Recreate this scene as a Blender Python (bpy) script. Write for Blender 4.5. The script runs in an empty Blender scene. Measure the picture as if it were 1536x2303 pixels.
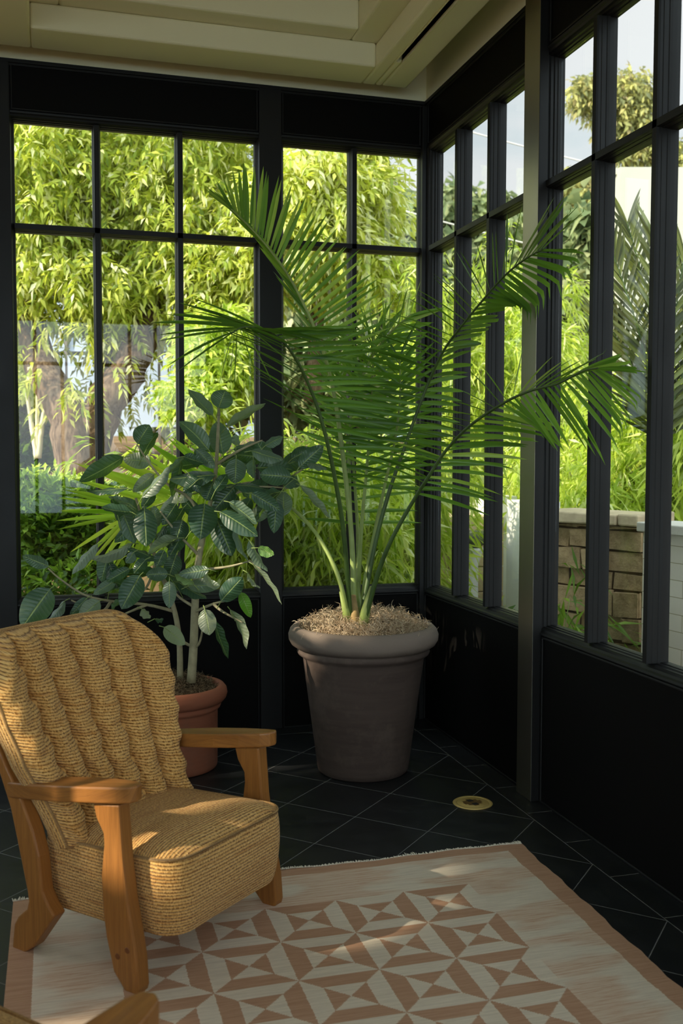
import bpy, bmesh, math, random
import numpy as np
from mathutils import Vector, Matrix
random.seed(7); rng = np.random.default_rng(7)
C = bpy.context.scene.collection
S = bpy.context.scene
PI = math.pi

# ------------------------------------------------------------------ camera
FPX = 2260.59
CAM = np.array([-1.94263, -5.16614, 1.45])
YAW, PITCH, ROLL = .278103, -.0561119, .00175856
fw = np.array([math.sin(YAW)*math.cos(PITCH), math.cos(YAW)*math.cos(PITCH), math.sin(PITCH)])
_r = np.array([math.cos(YAW), -math.sin(YAW), 0.]); _u = np.cross(_r, fw)
RT = _r*math.cos(ROLL)+_u*math.sin(ROLL); UP = -_r*math.sin(ROLL)+_u*math.cos(ROLL)
cd = bpy.data.cameras.new('camera'); cam = bpy.data.objects.new('camera', cd); C.objects.link(cam)
cd.sensor_fit = 'VERTICAL'; cd.sensor_height = 36; cd.lens = 36*FPX/2303; cd.clip_end = 300
cd.dof.use_dof = True; cd.dof.focus_distance = 4.1; cd.dof.aperture_fstop = 4.0
cam.matrix_world = Matrix(((RT[0], UP[0], -fw[0], CAM[0]), (RT[1], UP[1], -fw[1], CAM[1]), (RT[2], UP[2], -fw[2], CAM[2]), (0, 0, 0, 1)))
S.camera = cam
def at(px, py, d):
    """world point seen at that place of the 1536x2303 frame, d metres away along the view axis"""
    return CAM+(fw+RT*(px-768)/FPX-UP*(py-1151.5)/FPX)*d
def sdir(dx, dy, dd=0.):
    v = RT*dx-UP*dy+fw*dd
    return v/np.linalg.norm(v)

# ------------------------------------------------------------------ world, sun, exposure
S.view_settings.view_transform = 'Standard'; S.view_settings.look = 'None'
S.view_settings.gamma = 1; S.view_settings.use_curve_mapping = False
S.view_settings.exposure = 0.45
SKY_STRENGTH = 1.0
SUN_ENERGY = 5.0
SUN_FROM = np.array([-1.0, -.18, .56])      # towards the sun
w = bpy.data.worlds.new('World'); S.world = w; w.use_nodes = True
nt = w.node_tree; nt.nodes.clear()
def wn(t, **k):
    n = nt.nodes.new(t)
    for a, b in k.items(): setattr(n, a, b)
    return n
out = wn('ShaderNodeOutputWorld'); bg = wn('ShaderNodeBackground'); bg.inputs[1].default_value = SKY_STRENGTH
tc = wn('ShaderNodeTexCoord'); mp = wn('ShaderNodeMapping'); mp.inputs['Scale'].default_value = (1, 1, 2.6)
nz = wn('ShaderNodeTexNoise'); nz.inputs['Scale'].default_value = 1.7; nz.inputs['Detail'].default_value = 6; nz.inputs['Roughness'].default_value = .55
cr = wn('ShaderNodeValToRGB'); cr.color_ramp.elements[0].position = .44; cr.color_ramp.elements[1].position = .60
mx = wn('ShaderNodeMix', data_type='RGBA'); mx.inputs['A'].default_value = (.42, .56, .62, 1); mx.inputs['B'].default_value = (.72, .74, .76, 1)
nt.links.new(tc.outputs['Generated'], mp.inputs[0]); nt.links.new(mp.outputs[0], nz.inputs[0]); nt.links.new(nz.outputs['Fac'], cr.inputs[0])
nt.links.new(cr.outputs[0], mx.inputs['Factor']); # the sky is hazy and brighter on the sun's side
dt = wn('ShaderNodeVectorMath', operation='DOT_PRODUCT'); dt.inputs[1].default_value = (-.80, -.56, .20)
mr = wn('ShaderNodeMapRange', interpolation_type='SMOOTHSTEP'); mr.inputs[1].default_value = -.25; mr.inputs[2].default_value = 1.; mr.inputs[3].default_value = 1.; mr.inputs[4].default_value = 5.5
nt.links.new(tc.outputs['Generated'], dt.inputs[0]); nt.links.new(dt.outputs['Value'], mr.inputs[0])
ml = wn('ShaderNodeMath', operation='MULTIPLY'); ml.inputs[1].default_value = SKY_STRENGTH; nt.links.new(mr.outputs[0], ml.inputs[0]); nt.links.new(ml.outputs[0], bg.inputs[1])
nt.links.new(mx.outputs['Result'], bg.inputs[0]); nt.links.new(bg.outputs[0], out.inputs[0])
sl = bpy.data.lights.new('sun', 'SUN'); sun = bpy.data.objects.new('sun', sl); C.objects.link(sun)
sl.energy = SUN_ENERGY; sl.angle = math.radians(.6); sl.color = (1, .88, .68)
sun.rotation_euler = Vector(-SUN_FROM).to_track_quat('-Z', 'Y').to_euler(); sun.location = (-8, -4, 9)

# ------------------------------------------------------------------ material helpers
def lin(c):
    return tuple(((v/255)/12.92 if v/255 <= .04045 else ((v/255+.055)/1.055)**2.4) for v in c)+(1,)
class M:
    def __init__(s, name):
        s.m = bpy.data.materials.new(name); s.m.use_nodes = True; s.t = s.m.node_tree; s.t.nodes.clear()
        s.out = s.n('ShaderNodeOutputMaterial')
    def n(s, t, **k):
        n = s.t.nodes.new(t)
        for a, b in k.items():
            if a.startswith('i_'): n.inputs[a[2:].replace('_', ' ')].default_value = b
            else: setattr(n, a, b)
        return n
    def l(s, a, b): s.t.links.new(a, b)
    def v(s, inp, x):
        if isinstance(x, (int, float, tuple)): inp.default_value = x
        else: s.l(x, inp)
    def ma(s, op, a, b=0., c=0.):
        n = s.n('ShaderNodeMath', operation=op); s.v(n.inputs[0], a); s.v(n.inputs[1], b)
        if len(n.inputs) > 2: s.v(n.inputs[2], c)
        return n.outputs[0]
    def mix(s, f, a, b):
        n = s.n('ShaderNodeMix', data_type='RGBA'); s.v(n.inputs['Factor'], f); s.v(n.inputs['A'], a); s.v(n.inputs['B'], b); return n.outputs['Result']
    def ramp(s, f, p0, p1):
        n = s.n('ShaderNodeMapRange'); s.v(n.inputs[0], f); n.inputs[1].default_value = p0; n.inputs[2].default_value = p1; return n.outputs[0]
    def noise(s, vec=None, scale=5, detail=4, rough=.5, sc=None):
        n = s.n('ShaderNodeTexNoise'); n.inputs['Scale'].default_value = scale; n.inputs['Detail'].default_value = detail; n.inputs['Roughness'].default_value = rough
        if vec is not None:
            if sc:
                m = s.n('ShaderNodeMapping'); m.inputs['Scale'].default_value = sc; s.l(vec, m.inputs[0]); vec = m.outputs[0]
            s.l(vec, n.inputs['Vector'])
        return n.outputs['Fac']
    def obj(s): return s.n('ShaderNodeTexCoord').outputs['Object']
    def uv(s): return s.n('ShaderNodeTexCoord').outputs['UV']
    def xyz(s, v):
        n = s.n('ShaderNodeSeparateXYZ'); s.l(v, n.inputs[0]); return n.outputs
    def bump(s, h, strength=.3, dist=.01):
        n = s.n('ShaderNodeBump'); n.inputs['Strength'].default_value = strength; n.inputs['Distance'].default_value = dist; s.l(h, n.inputs['Height']); return n.outputs[0]
    def bsdf(s, col, rough=.5, spec=.5, metal=0., normal=None, coat=0., sheen=0.):
        b = s.n('ShaderNodeBsdfPrincipled'); s.v(b.inputs['Base Color'], col); s.v(b.inputs['Roughness'], rough)
        b.inputs['Specular IOR Level'].default_value = spec; b.inputs['Metallic'].default_value = metal
        b.inputs['Coat Weight'].default_value = coat; b.inputs['Sheen Weight'].default_value = sheen
        if normal is not None: s.l(normal, b.inputs['Normal'])
        return b.outputs[0]
    def done(s, sh): s.l(sh, s.out.inputs[0]); return s.m
def plain(name, col, rough=.5, spec=.5, metal=0., bump=0., nscale=20, var=0.):
    m = M(name); c = lin(col); nrm = None
    if bump or var:
        nf = m.noise(m.obj(), nscale, 5, .6)
        if var: c = m.mix(m.ramp(nf, .3, .7), tuple(x*(1-var) for x in c[:3])+(1,), tuple(min(1, x*(1+var)) for x in c[:3])+(1,))
        if bump: nrm = m.bump(nf, bump, .003)
    return m.done(m.bsdf(c, rough, spec, metal, nrm))
def leafmat(name, cols, trans=.5, rough=.45, vein=False, tcol=None, gloss=.3):
    """cols: two to four sRGB colours picked by the per-leaf attribute rnd"""
    m = M(name)
    a = m.n('ShaderNodeAttribute', attribute_name='rnd').outputs['Fac']
    cr = m.n('ShaderNodeValToRGB'); e = cr.color_ramp.elements
    while len(e) < len(cols): e.new(.5)
    for k, c in enumerate(cols): e[k].position = k/(len(cols)-1); e[k].color = lin(c)
    m.l(a, cr.inputs[0]); col = cr.outputs[0]; nrm = None
    if vein:
        x, y, _ = m.xyz(m.uv())
        ax = m.ma('ABSOLUTE', x)
        ph = m.ma('MULTIPLY', m.ma('SUBTRACT', y, m.ma('MULTIPLY', ax, .12)), 11.)
        fr = m.ma('ABSOLUTE', m.ma('SUBTRACT', m.ma('FRACT', ph), .5))
        side = m.ramp(fr, .06, .0)
        mid = m.ramp(ax, .07, .03)
        vv = m.ma('MAXIMUM', m.ma('MULTIPLY', side, .30), m.ma('MULTIPLY', mid, .8))
        col = m.mix(vv, col, lin((150, 170, 100)))
        nrm = m.bump(m.ma('SUBTRACT', m.ma('MULTIPLY', fr, 1.0), m.ma('MULTIPLY', mid, .5)), .5, .004)
    b = m.bsdf(col, rough, gloss, normal=nrm)
    t = m.n('ShaderNodeBsdfTranslucent')
    if tcol: m.l(m.mix(.5, col, lin(tcol)), t.inputs[0])
    else: m.l(col, t.inputs[0])
    mxs = m.n('ShaderNodeMixShader'); mxs.inputs[0].default_value = trans; m.l(b, mxs.inputs[1]); m.l(t.outputs[0], mxs.inputs[2])
    return m.done(mxs.outputs[0])

# ------------------------------------------------------------------ materials
def make_black():
    m = M('black_paint'); n = m.noise(m.obj(), 3, 3); nb = m.noise(m.obj(), 60, 2)
    return m.done(m.bsdf((.008, .0078, .0075, 1), m.ramp(n, -1.2, 2.2), .30, normal=m.bump(nb, .04, .001)))
BLACK = make_black()
BLACK_FLAT = plain('black_panel_paint', (12, 11, 10), .62, .10)
CREAM = plain('cream_ceiling_paint', (240, 232, 194), .6, .3, bump=.03)
SLOT = plain('dark_vent_slot', (12, 12, 12), .6)
WHITE = plain('white_paint', (222, 220, 214), .7, .2, var=.06, nscale=3)
BRASS = plain('brushed_brass', (214, 184, 112), .5, .5, .45, bump=.1, nscale=80)
BRASSD = plain('dull_brass', (112, 84, 40), .6, .4, .2)
RUBBER = plain('black_rubber', (10, 10, 10), .7)

def make_tile():
    m = M('black_slate_tile'); o = m.obj(); x, y, z = m.xyz(o)
    ax = m.ma('MULTIPLY', x, -1.); ay = m.ma('MULTIPLY', y, -1.)
    def grout(v, off, pitch, wd=.0016):
        f = m.ma('FRACT', m.ma('DIVIDE', m.ma('SUBTRACT', v, off), pitch))
        d = m.ma('MULTIPLY', m.ma('SUBTRACT', .5, m.ma('ABSOLUTE', m.ma('SUBTRACT', f, .5))), pitch)
        return m.ma('LESS_THAN', d, wd)
    u = m.ma('MULTIPLY', m.ma('ADD', x, y), .70711); v = m.ma('MULTIPLY', m.ma('SUBTRACT', x, y), .70711)
    diag = m.ma('MAXIMUM', grout(u, -.572, .32), grout(v, .4023, .32))
    nearR = m.ma('LESS_THAN', ax, .12); nearB = m.ma('LESS_THAN', ay, .12)
    inb = m.ma('MAXIMUM', nearR, nearB)
    jR = m.ma('MULTIPLY', nearR, grout(y, -.24, .32)); jB = m.ma('MULTIPLY', nearB, grout(x, -.24, .32))
    eR = m.ma('MULTIPLY', m.ma('LESS_THAN', m.ma('ABSOLUTE', m.ma('SUBTRACT', ax, .12)), .0016), m.ma('GREATER_THAN', ay, .118))
    eB = m.ma('MULTIPLY', m.ma('LESS_THAN', m.ma('ABSOLUTE', m.ma('SUBTRACT', ay, .12)), .0016), m.ma('GREATER_THAN', ax, .118))
    eW = m.ma('LESS_THAN', ax, .003)
    g = m.ma('MAXIMUM', m.ma('MULTIPLY', diag, m.ma('SUBTRACT', 1., inb)), m.ma('MAXIMUM', m.ma('MAXIMUM', jR, jB), m.ma('MAXIMUM', m.ma('MAXIMUM', eR, eB), eW)))
    n1 = m.noise(o, 9, 8, .7); n2 = m.noise(o, 60, 6, .75, (1, .25, 1)); n3 = m.noise(o, 1.6, 2)
    dust = m.ma('MULTIPLY', m.ramp(n2, .58, .8), m.ramp(n1, .5, .7))
    base = m.mix(m.ramp(n1, .3, .75), (.006, .0065, .007, 1), (.017, .018, .019, 1))
    base = m.mix(m.ma('MULTIPLY', dust, .6), base, (.10, .11, .115, 1))
    col = m.mix(g, base, (.15, .15, .145, 1))
    r = m.ma('ADD', .30, m.ma('ADD', m.ma('MULTIPLY', n1, .22), m.ma('MULTIPLY', g, .4)))
    h = m.ma('SUBTRACT', m.ma('MULTIPLY', n2, .4), g)
    return m.done(m.bsdf(col, r, .35, normal=m.bump(h, .25, .002)))
TILE = make_tile()

def make_rug():
    m = M('woven_wool_rug'); x0, y0, z0 = m.xyz(m.uv())
    jn = m.n('ShaderNodeTexNoise'); jn.inputs['Scale'].default_value = 150; m.l(m.uv(), jn.inputs['Vector'])
    jit = m.ma('MULTIPLY', m.ma('SUBTRACT', jn.outputs['Fac'], .5), .010)
    y = m.ma('MULTIPLY', m.ma('ROUND', m.ma('DIVIDE', y0, .005)), .005)
    x = m.ma('ADD', x0, jit)
    cx = m.ma('DIVIDE', m.ma('ADD', x, .615), .2335); cy = m.ma('DIVIDE', m.ma('MULTIPLY', m.ma('ADD', y, 2.09), -1.), .2293)
    col = m.ma('FLOOR', cx); row = m.ma('FLOOR', cy)
    u = m.ma('SUBTRACT', m.ma('MULTIPLY', m.ma('FRACT', cx), 2.), 1.); v = m.ma('SUBTRACT', m.ma('MULTIPLY', m.ma('FRACT', cy), 2.), 1.)
    au = m.ma('ABSOLUTE', u); av = m.ma('ABSOLUTE', v)
    tb = m.ma('GREATER_THAN', av, au); inn = m.ma('LESS_THAN', m.ma('MAXIMUM', au, av), .52)
    isA = m.ma('MODULO', m.ma('ADD', m.ma('ADD', col, row), 41.), 2.)
    x1 = m.ma('ABSOLUTE', m.ma('SUBTRACT', tb, inn)); br = m.ma('ABSOLUTE', m.ma('SUBTRACT', x1, isA))
    inside = m.ma('MULTIPLY', m.ma('MULTIPLY', m.ma('LESS_THAN', x, -.615), m.ma('GREATER_THAN', x, -.615-5*.2335)), m.ma('LESS_THAN', y, -2.09))
    pat = m.ma('MULTIPLY', br, inside)
    bord = m.ma('MAXIMUM', m.ma('MAXIMUM', m.ma('GREATER_THAN', x, -.362), m.ma('LESS_THAN', x, -2.02)), m.ma('GREATER_THAN', y, -1.868))
    br2 = m.ma('MAXIMUM', pat, bord)
    st = m.noise(m.uv(), 1, 5, .7, (7, 130, 1)); big = m.noise(m.uv(), 1, 2, .5, (2.2, 7, 1)); fin = m.noise(m.uv(), 420, 3, .6)
    band = m.ma('MULTIPLY', m.ramp(big, .46, .53), .85)
    out_f = m.ma('SUBTRACT', 1., inside)
    cream = m.mix(m.ramp(st, .3, .72), lin((222, 208, 186)), lin((196, 182, 162)))
    pink = m.mix(m.ramp(st, .45, .62), lin((208, 184, 160)), lin((190, 150, 122)))
    cream = m.mix(m.ma('MULTIPLY', band, out_f), cream, pink)
    terra = m.mix(m.ramp(st, .3, .75), lin((188, 150, 122)), lin((163, 123, 96)))
    c = m.mix(br2, cream, terra)
    c = m.mix(m.ma('MULTIPLY', m.ramp(fin, .62, .75), .35), c, lin((120, 96, 78)))
    wv = m.n('ShaderNodeTexWave', wave_type='BANDS', bands_direction='Y'); wv.inputs['Scale'].default_value = 110; m.l(m.uv(), wv.inputs['Vector'])
    h = m.ma('ADD', m.ma('MULTIPLY', wv.outputs['Fac'], .5), m.ma('ADD', m.ma('MULTIPLY', fin, .6), st))
    return m.done(m.bsdf(c, .95, .1, normal=m.bump(h, .5, .003)))
RUG = make_rug()

def make_fabric():
    m = M('ribbed_boucle_fabric'); uv = m.uv(); x, y, z = m.xyz(uv)
    dn = m.noise(uv, 1, 2, .5, (9, 14, 1))
    yy = m.ma('ADD', y, m.ma('MULTIPLY', dn, .006))
    f = m.ma('FRACT', m.ma('DIVIDE', yy, .0092))
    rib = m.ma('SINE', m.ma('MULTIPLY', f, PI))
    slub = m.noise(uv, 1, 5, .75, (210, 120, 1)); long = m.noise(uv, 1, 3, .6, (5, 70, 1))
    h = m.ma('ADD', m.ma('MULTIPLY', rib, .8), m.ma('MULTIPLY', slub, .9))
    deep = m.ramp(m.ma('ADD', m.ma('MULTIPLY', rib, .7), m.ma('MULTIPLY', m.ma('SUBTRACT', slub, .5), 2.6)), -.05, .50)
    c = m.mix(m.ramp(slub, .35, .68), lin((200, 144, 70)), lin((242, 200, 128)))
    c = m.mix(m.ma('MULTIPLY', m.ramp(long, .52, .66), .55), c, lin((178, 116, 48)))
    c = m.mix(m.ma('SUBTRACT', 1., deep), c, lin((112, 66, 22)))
    return m.done(m.bsdf(c, .95, .08, normal=m.bump(h, .9, .004), sheen=.15))
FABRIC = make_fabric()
def make_wood():
    m = M('honey_oak_wood'); uv = m.uv()
    n = m.noise(uv, 1, 8, .65, (3.5, 75, 75)); n2 = m.noise(uv, 1, 6, .7, (10, 420, 420)); n3 = m.noise(uv, 3, 2)
    c = m.mix(m.ramp(n, .32, .7), lin((160, 104, 46)), lin((116, 70, 26)))
    c = m.mix(m.ma('MULTIPLY', m.ramp(n2, .48, .7), .7), c, lin((88, 48, 18)))
    c = m.mix(m.ma('MULTIPLY', n3, .35), c, lin((172, 122, 68)))
    return m.done(m.bsdf(c, .42, .4, normal=m.bump(n2, .12, .001), coat=.08))
WOOD = make_wood(); DARKWOOD = plain('dark_plug_wood', (104, 60, 26), .5, .4)
def potmat(name, a, b, c3, zr=None):
    m = M(name); o = m.obj(); n = m.noise(o, 7, 7, .65); n2 = m.noise(o, 1, 5, .6, (3, 3, 26)); n3 = m.noise(o, 120, 3)
    c = m.mix(m.ramp(n2, .3, .75), lin(a), lin(b)); c = m.mix(m.ma('MULTIPLY', m.ramp(n, .5, .72), .6), c, lin(c3))
    if zr: c = m.mix(m.ma('MULTIPLY', m.ramp(m.ma('ADD', m.xyz(o)[2], m.ma('MULTIPLY', n, .04)), zr, zr+.06), .8), c, lin((134, 120, 108)))     # pale lime dust along the rim
    return m.done(m.bsdf(c, .82, .2, normal=m.bump(m.ma('ADD', n3, m.ma('MULTIPLY', n, 1.5)), .2, .002)))
POT_GREY = potmat('grey_brown_clay', (84, 71, 64), (70, 58, 52), (104, 90, 80), .575)
POT_TERRA = potmat('terracotta_clay', (150, 92, 68), (134, 80, 58), (128, 92, 74))
MOSS = leafmat('dry_spanish_moss', [(176, 150, 120), (216, 192, 158), (240, 222, 192)], .15, .9, gloss=.05)
MOSS_D = leafmat('grey_brown_moss', [(86, 72, 54), (124, 106, 82), (150, 130, 104)], .1, .9, gloss=.05)
SOIL = plain('soil_under_moss', (104, 86, 64), .95, .1, bump=.8, var=.4, nscale=40)
BARK = plain('pale_fig_bark', (158, 150, 118), .75, .2, bump=.3, var=.2, nscale=30)
FIG = leafmat('fig_leaf', [(36, 62, 46), (46, 76, 56), (60, 88, 70), (96, 116, 98), (150, 158, 128), (96, 150, 40)], .22, .36, True, (150, 200, 40), .5)
PALM = leafmat('palm_leaflet', [(50, 84, 30), (74, 118, 40), (112, 154, 58), (172, 196, 84)], .45, .36, False, (160, 206, 56), .5)
PALM_BACKLIT = leafmat('backlit_palm_leaflet', [(150, 190, 54), (188, 214, 66), (222, 226, 84)], .75, .4, False, (190, 236, 70), .3)  # light from behind put into the colour of the low left frond
STEM = plain('palm_stalk', (140, 156, 84), .45, .4, var=.3, nscale=6)
STEMD = plain('dark_palm_rib', (62, 84, 34), .45, .4, var=.3, nscale=8)
SHEATH = plain('palm_sheath', (156, 130, 86), .7, .2, bump=.4, var=.3, nscale=20)
def make_glass():
    m = M('window_glass'); lw = m.n('ShaderNodeLayerWeight'); lw.inputs[0].default_value = .5
    f = m.ma('ADD', .022, m.ma('MULTIPLY', m.ma('POWER', lw.outputs['Facing'], 4.), .55))
    t = m.n('ShaderNodeBsdfTransparent'); t.inputs[0].default_value = (.975, .985, .975, 1)
    g = m.n('ShaderNodeBsdfGlossy'); g.inputs['Roughness'].default_value = .0
    x = m.n('ShaderNodeMixShader'); m.l(f, x.inputs[0]); m.l(t.outputs[0], x.inputs[1]); m.l(g.outputs[0], x.inputs[2])
    return m.done(x.outputs[0])
GLASS = make_glass()

# ------------------------------------------------------------------ mesh helpers
def link(name, me, mats, parent=None):
    o = bpy.data.objects.new(name, me); C.objects.link(o)
    for m in (mats if isinstance(mats, (list, tuple)) else [mats]): me.materials.append(m)
    if parent is not None: o.parent = parent
    return o
class B:
    """collects shapes into one mesh"""
    def __init__(s): s.v = []; s.f = []; s.mi = []; s.uv = []; s.sm = []; s.r = []; s.nv = 0
    def add(s, vs, fs, uvs=None, mi=0, smooth=False, r=0.):
        b = s.nv; s.v.extend([tuple(map(float, p)) for p in vs]); s.nv += len(vs)
        for k, f in enumerate(fs):
            s.f.append(tuple(b+i for i in f)); s.mi.append(mi); s.sm.append(smooth); s.r.append(r)
            s.uv.append([tuple(uvs[i]) for i in f] if uvs is not None else None)
    def box(s, x0, x1, y0, y1, z0, z1, mi=0):
        v = [(x, y, z) for x in (x0, x1) for y in (y0, y1) for z in (z0, z1)]
        s.add(v, [(0, 1, 3, 2), (4, 6, 7, 5), (0, 4, 5, 1), (2, 3, 7, 6), (0, 2, 6, 4), (1, 5, 7, 3)], mi=mi)
    def prism(s, poly, fn, a, b, mi=0, caps=True, uvax=0):
        """poly in (p,q), swept from a to b by fn(p,q,t)"""
        n = len(poly); vs = [fn(p, q, a) for p, q in poly]+[fn(p, q, b) for p, q in poly]
        uvs = [(q, p) for p, q in poly]+[(q, p+.31) for p, q in poly]
        fs = [(i, (i+1) % n, n+(i+1) % n, n+i) for i in range(n)]
        if caps: fs += [tuple(range(n-1, -1, -1)), tuple(range(n, 2*n))]
        s.add(vs, fs, uvs, mi)
    def lathe(s, prof, c=(0, 0, 0), n=64, mi=0):
        m = len(prof); vs = []
        for k in range(n):
            a = 2*PI*k/n; vs += [(c[0]+r*math.cos(a), c[1]+r*math.sin(a), c[2]+z) for r, z in prof]
        fs = [(k*m+i, ((k+1) % n)*m+i, ((k+1) % n)*m+i+1, k*m+i+1) for k in range(n) for i in range(m-1)]
        s.add(vs, fs, None, mi, True)
    def tube(s, pts, rad, n=8, mi=0, cap=True, r=0.):
        pts = [np.array(p, float) for p in pts]; m = len(pts)
        if not hasattr(rad, '__len__'): rad = [rad]*m
        up = np.array([.31, .17, .93]); vs = []; uvs = []; L = 0
        for i, p in enumerate(pts):
            t = pts[min(i+1, m-1)]-pts[max(i-1, 0)]; t /= np.linalg.norm(t)+1e-9
            a = np.cross(t, up); a /= np.linalg.norm(a)+1e-9; b = np.cross(t, a)
            if i: L += np.linalg.norm(pts[i]-pts[i-1])
            for k in range(n):
                th = 2*PI*k/n; vs.append(p+rad[i]*(a*math.cos(th)+b*math.sin(th))); uvs.append((L, k/n*.1))
        fs = [(i*n+k, i*n+(k+1) % n, (i+1)*n+(k+1) % n, (i+1)*n+k) for i in range(m-1) for k in range(n)]
        if cap: fs += [tuple(range(n-1, -1, -1)), tuple((m-1)*n+k for k in range(n))]
        s.add(vs, fs, uvs, mi, True, r)
    def grid(s, P, uv=None, mi=0, r=0., closed=False):
        a, b = len(P), len(P[0]); vs = [P[i][j] for i in range(a) for j in range(b)]
        uvs = [uv[i][j] for i in range(a) for j in range(b)] if uv else None
        fs = [(i*b+j, (i+1)*b+j, (i+1)*b+j+1, i*b+j+1) for i in range(a-1) for j in range(b-1)]
        s.add(vs, fs, uvs, mi, True, r)
    def build(s, name, mats, parent=None, bevel=0., seg=2, smooth=None, origin=None):
        me = bpy.data.meshes.new(name)
        V = np.array(s.v)
        if origin is not None: V = V-np.array(origin)
        me.from_pydata(V.tolist(), [], s.f)
        me.polygons.foreach_set('material_index', s.mi)
        me.polygons.foreach_set('use_smooth', [bool(x) if smooth is None else smooth for x in s.sm])
        if any(u is not None for u in s.uv):
            ul = me.uv_layers.new(name='UVMap'); fl = []
            for k, u in enumerate(s.uv):
                for q in (u if u is not None else [(0, 0)]*len(s.f[k])): fl += [q[0], q[1]]
            ul.data.foreach_set('uv', fl)
        at_ = me.attributes.new('rnd', 'FLOAT', 'FACE'); at_.data.foreach_set('value', s.r)
        me.update()
        o = link(name, me, mats, parent)
        if origin is not None: o.location = origin
        if bevel:
            bm = o.modifiers.new('bevel', 'BEVEL'); bm.width = bevel; bm.segments = seg; bm.limit_method = 'ANGLE'; bm.angle_limit = math.radians(35)
            bm.harden_normals = False
        return o
def struct(o): o['kind'] = 'structure'; return o
def empty(name, loc=(0, 0, 0), rz=0.):
    o = bpy.data.objects.new(name, None); C.objects.link(o); o.location = loc; o.rotation_euler = (0, 0, rz); o.empty_display_size = .1; return o
def tag(o, label, cat, group=None, kind=None):
    o['label'] = label; o['category'] = cat
    if group: o['group'] = group
    if kind: o['kind'] = kind
    return o
def leaves(name, mat, P, D, N, L, W, parent=None, rnd=None, droop=0.):
    """P base points, D directions, N rough normals, L lengths, W widths -> one mesh of pointed folded blades"""
    n = len(P); D = D/np.linalg.norm(D, axis=1)[:, None]
    Sd = np.cross(D, N); Sd /= np.linalg.norm(Sd, axis=1)[:, None]+1e-9; Nn = np.cross(Sd, D)
    L = np.broadcast_to(L, (n,))[:, None]; W = np.broadcast_to(W, (n,))[:, None]
    G = np.array([0, 0, -1.])
    a = P; mid = P+D*L*.45+G*droop*L*.12; tip = P+D*L+Nn*L*-.06+G*droop*L*.6
    l = mid+Sd*W*.5+Nn*W*.18; r = mid-Sd*W*.5+Nn*W*.18
    V = np.stack([a, l, tip, mid, r], 1).reshape(-1, 3)
    me = bpy.data.meshes.new(name); me.vertices.add(5*n); me.vertices.foreach_set('co', V.ravel())
    idx = np.arange(n)[:, None]*5
    F = np.concatenate([idx+np.array([0, 3, 1]), idx+np.array([3, 2, 1]), idx+np.array([0, 4, 3]), idx+np.array([3, 4, 2])], 1).reshape(-1, 3)
    me.loops.add(F.size); me.loops.foreach_set('vertex_index', F.ravel().astype(np.int32))
    me.polygons.add(len(F)); me.polygons.foreach_set('loop_start', np.arange(0, F.size, 3, dtype=np.int32))
    try: me.polygons.foreach_set('loop_total', np.full(len(F), 3, dtype=np.int32))
    except Exception: pass
    if rnd is None: rnd = rng.random(n)
    t = me.attributes.new('rnd', 'FLOAT', 'FACE'); t.data.foreach_set('value', np.repeat(np.clip(rnd, 0, 1), 4).astype(np.float32))
    me.update(); me.validate()
    return link(name, me, mat, parent)

# ------------------------------------------------------------------ the room shell
ZC, ZT, ZM, ZB = 3.34, 3.06, 2.555, .745
TH = .075
LW_X, RW_Y = -4.3, -7.4          # left wall and rear wall, out of the frame
b = B(); b.box(LW_X-.2, .0, RW_Y-.2, 0, -.12, 0); struct(b.build('floor', TILE))
def hw_y(y): return lambda p, q, t: (t, y+p, q)

# generic wall maker: A axis along the wall, depth outward.  fn(a, d, z) -> world
def back(a, d, z): return (a, d, z)
def right(a, d, z): return (d, a, z)
def left(a, d, z): return (LW_X-d, a, z)
def rear(a, d, z): return (a, RW_Y-d, z)
def wbox(b, fn, a0, a1, d0, d1, z0, z1, mi=0):
    v = [fn(a, d, z) for a in (a0, a1) for d in (d0, d1) for z in (z0, z1)]
    b.add(v, [(0, 1, 3, 2), (4, 6, 7, 5), (0, 4, 5, 1), (2, 3, 7, 6), (0, 2, 6, 4), (1, 5, 7, 3)], mi=mi)
HALF = [(.0, -.006), (.0125, -.006), (.0145, .002), (.0145, .012), (.0165, .014), (.0168, .022), (.0168, .032), (.0190, .034), (.0205, .044), (.0205, .075)]
FULL = [(-p, q) for p, q in HALF[::-1]]+HALF
def mull(b, fn, a, z0, z1, prof=FULL):
    n = len(prof); vs = [fn(a+p, q, z0) for p, q in prof]+[fn(a+p, q, z1) for p, q in prof]
    b.add(vs, [(i, (i+1) % n, n+(i+1) % n, n+i) for i in range(n)]+[tuple(range(n)), tuple(range(2*n-1, n-1, -1))])
def rail(b, fn, z, a0, a1, prof=FULL):
    n = len(prof); vs = [fn(a0, q, z+p) for p, q in prof]+[fn(a1, q, z+p) for p, q in prof]
    b.add(vs, [(i, (i+1) % n, n+(i+1) % n, n+i) for i in range(n)]+[tuple(range(n)), tuple(range(2*n-1, n-1, -1))])
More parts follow.
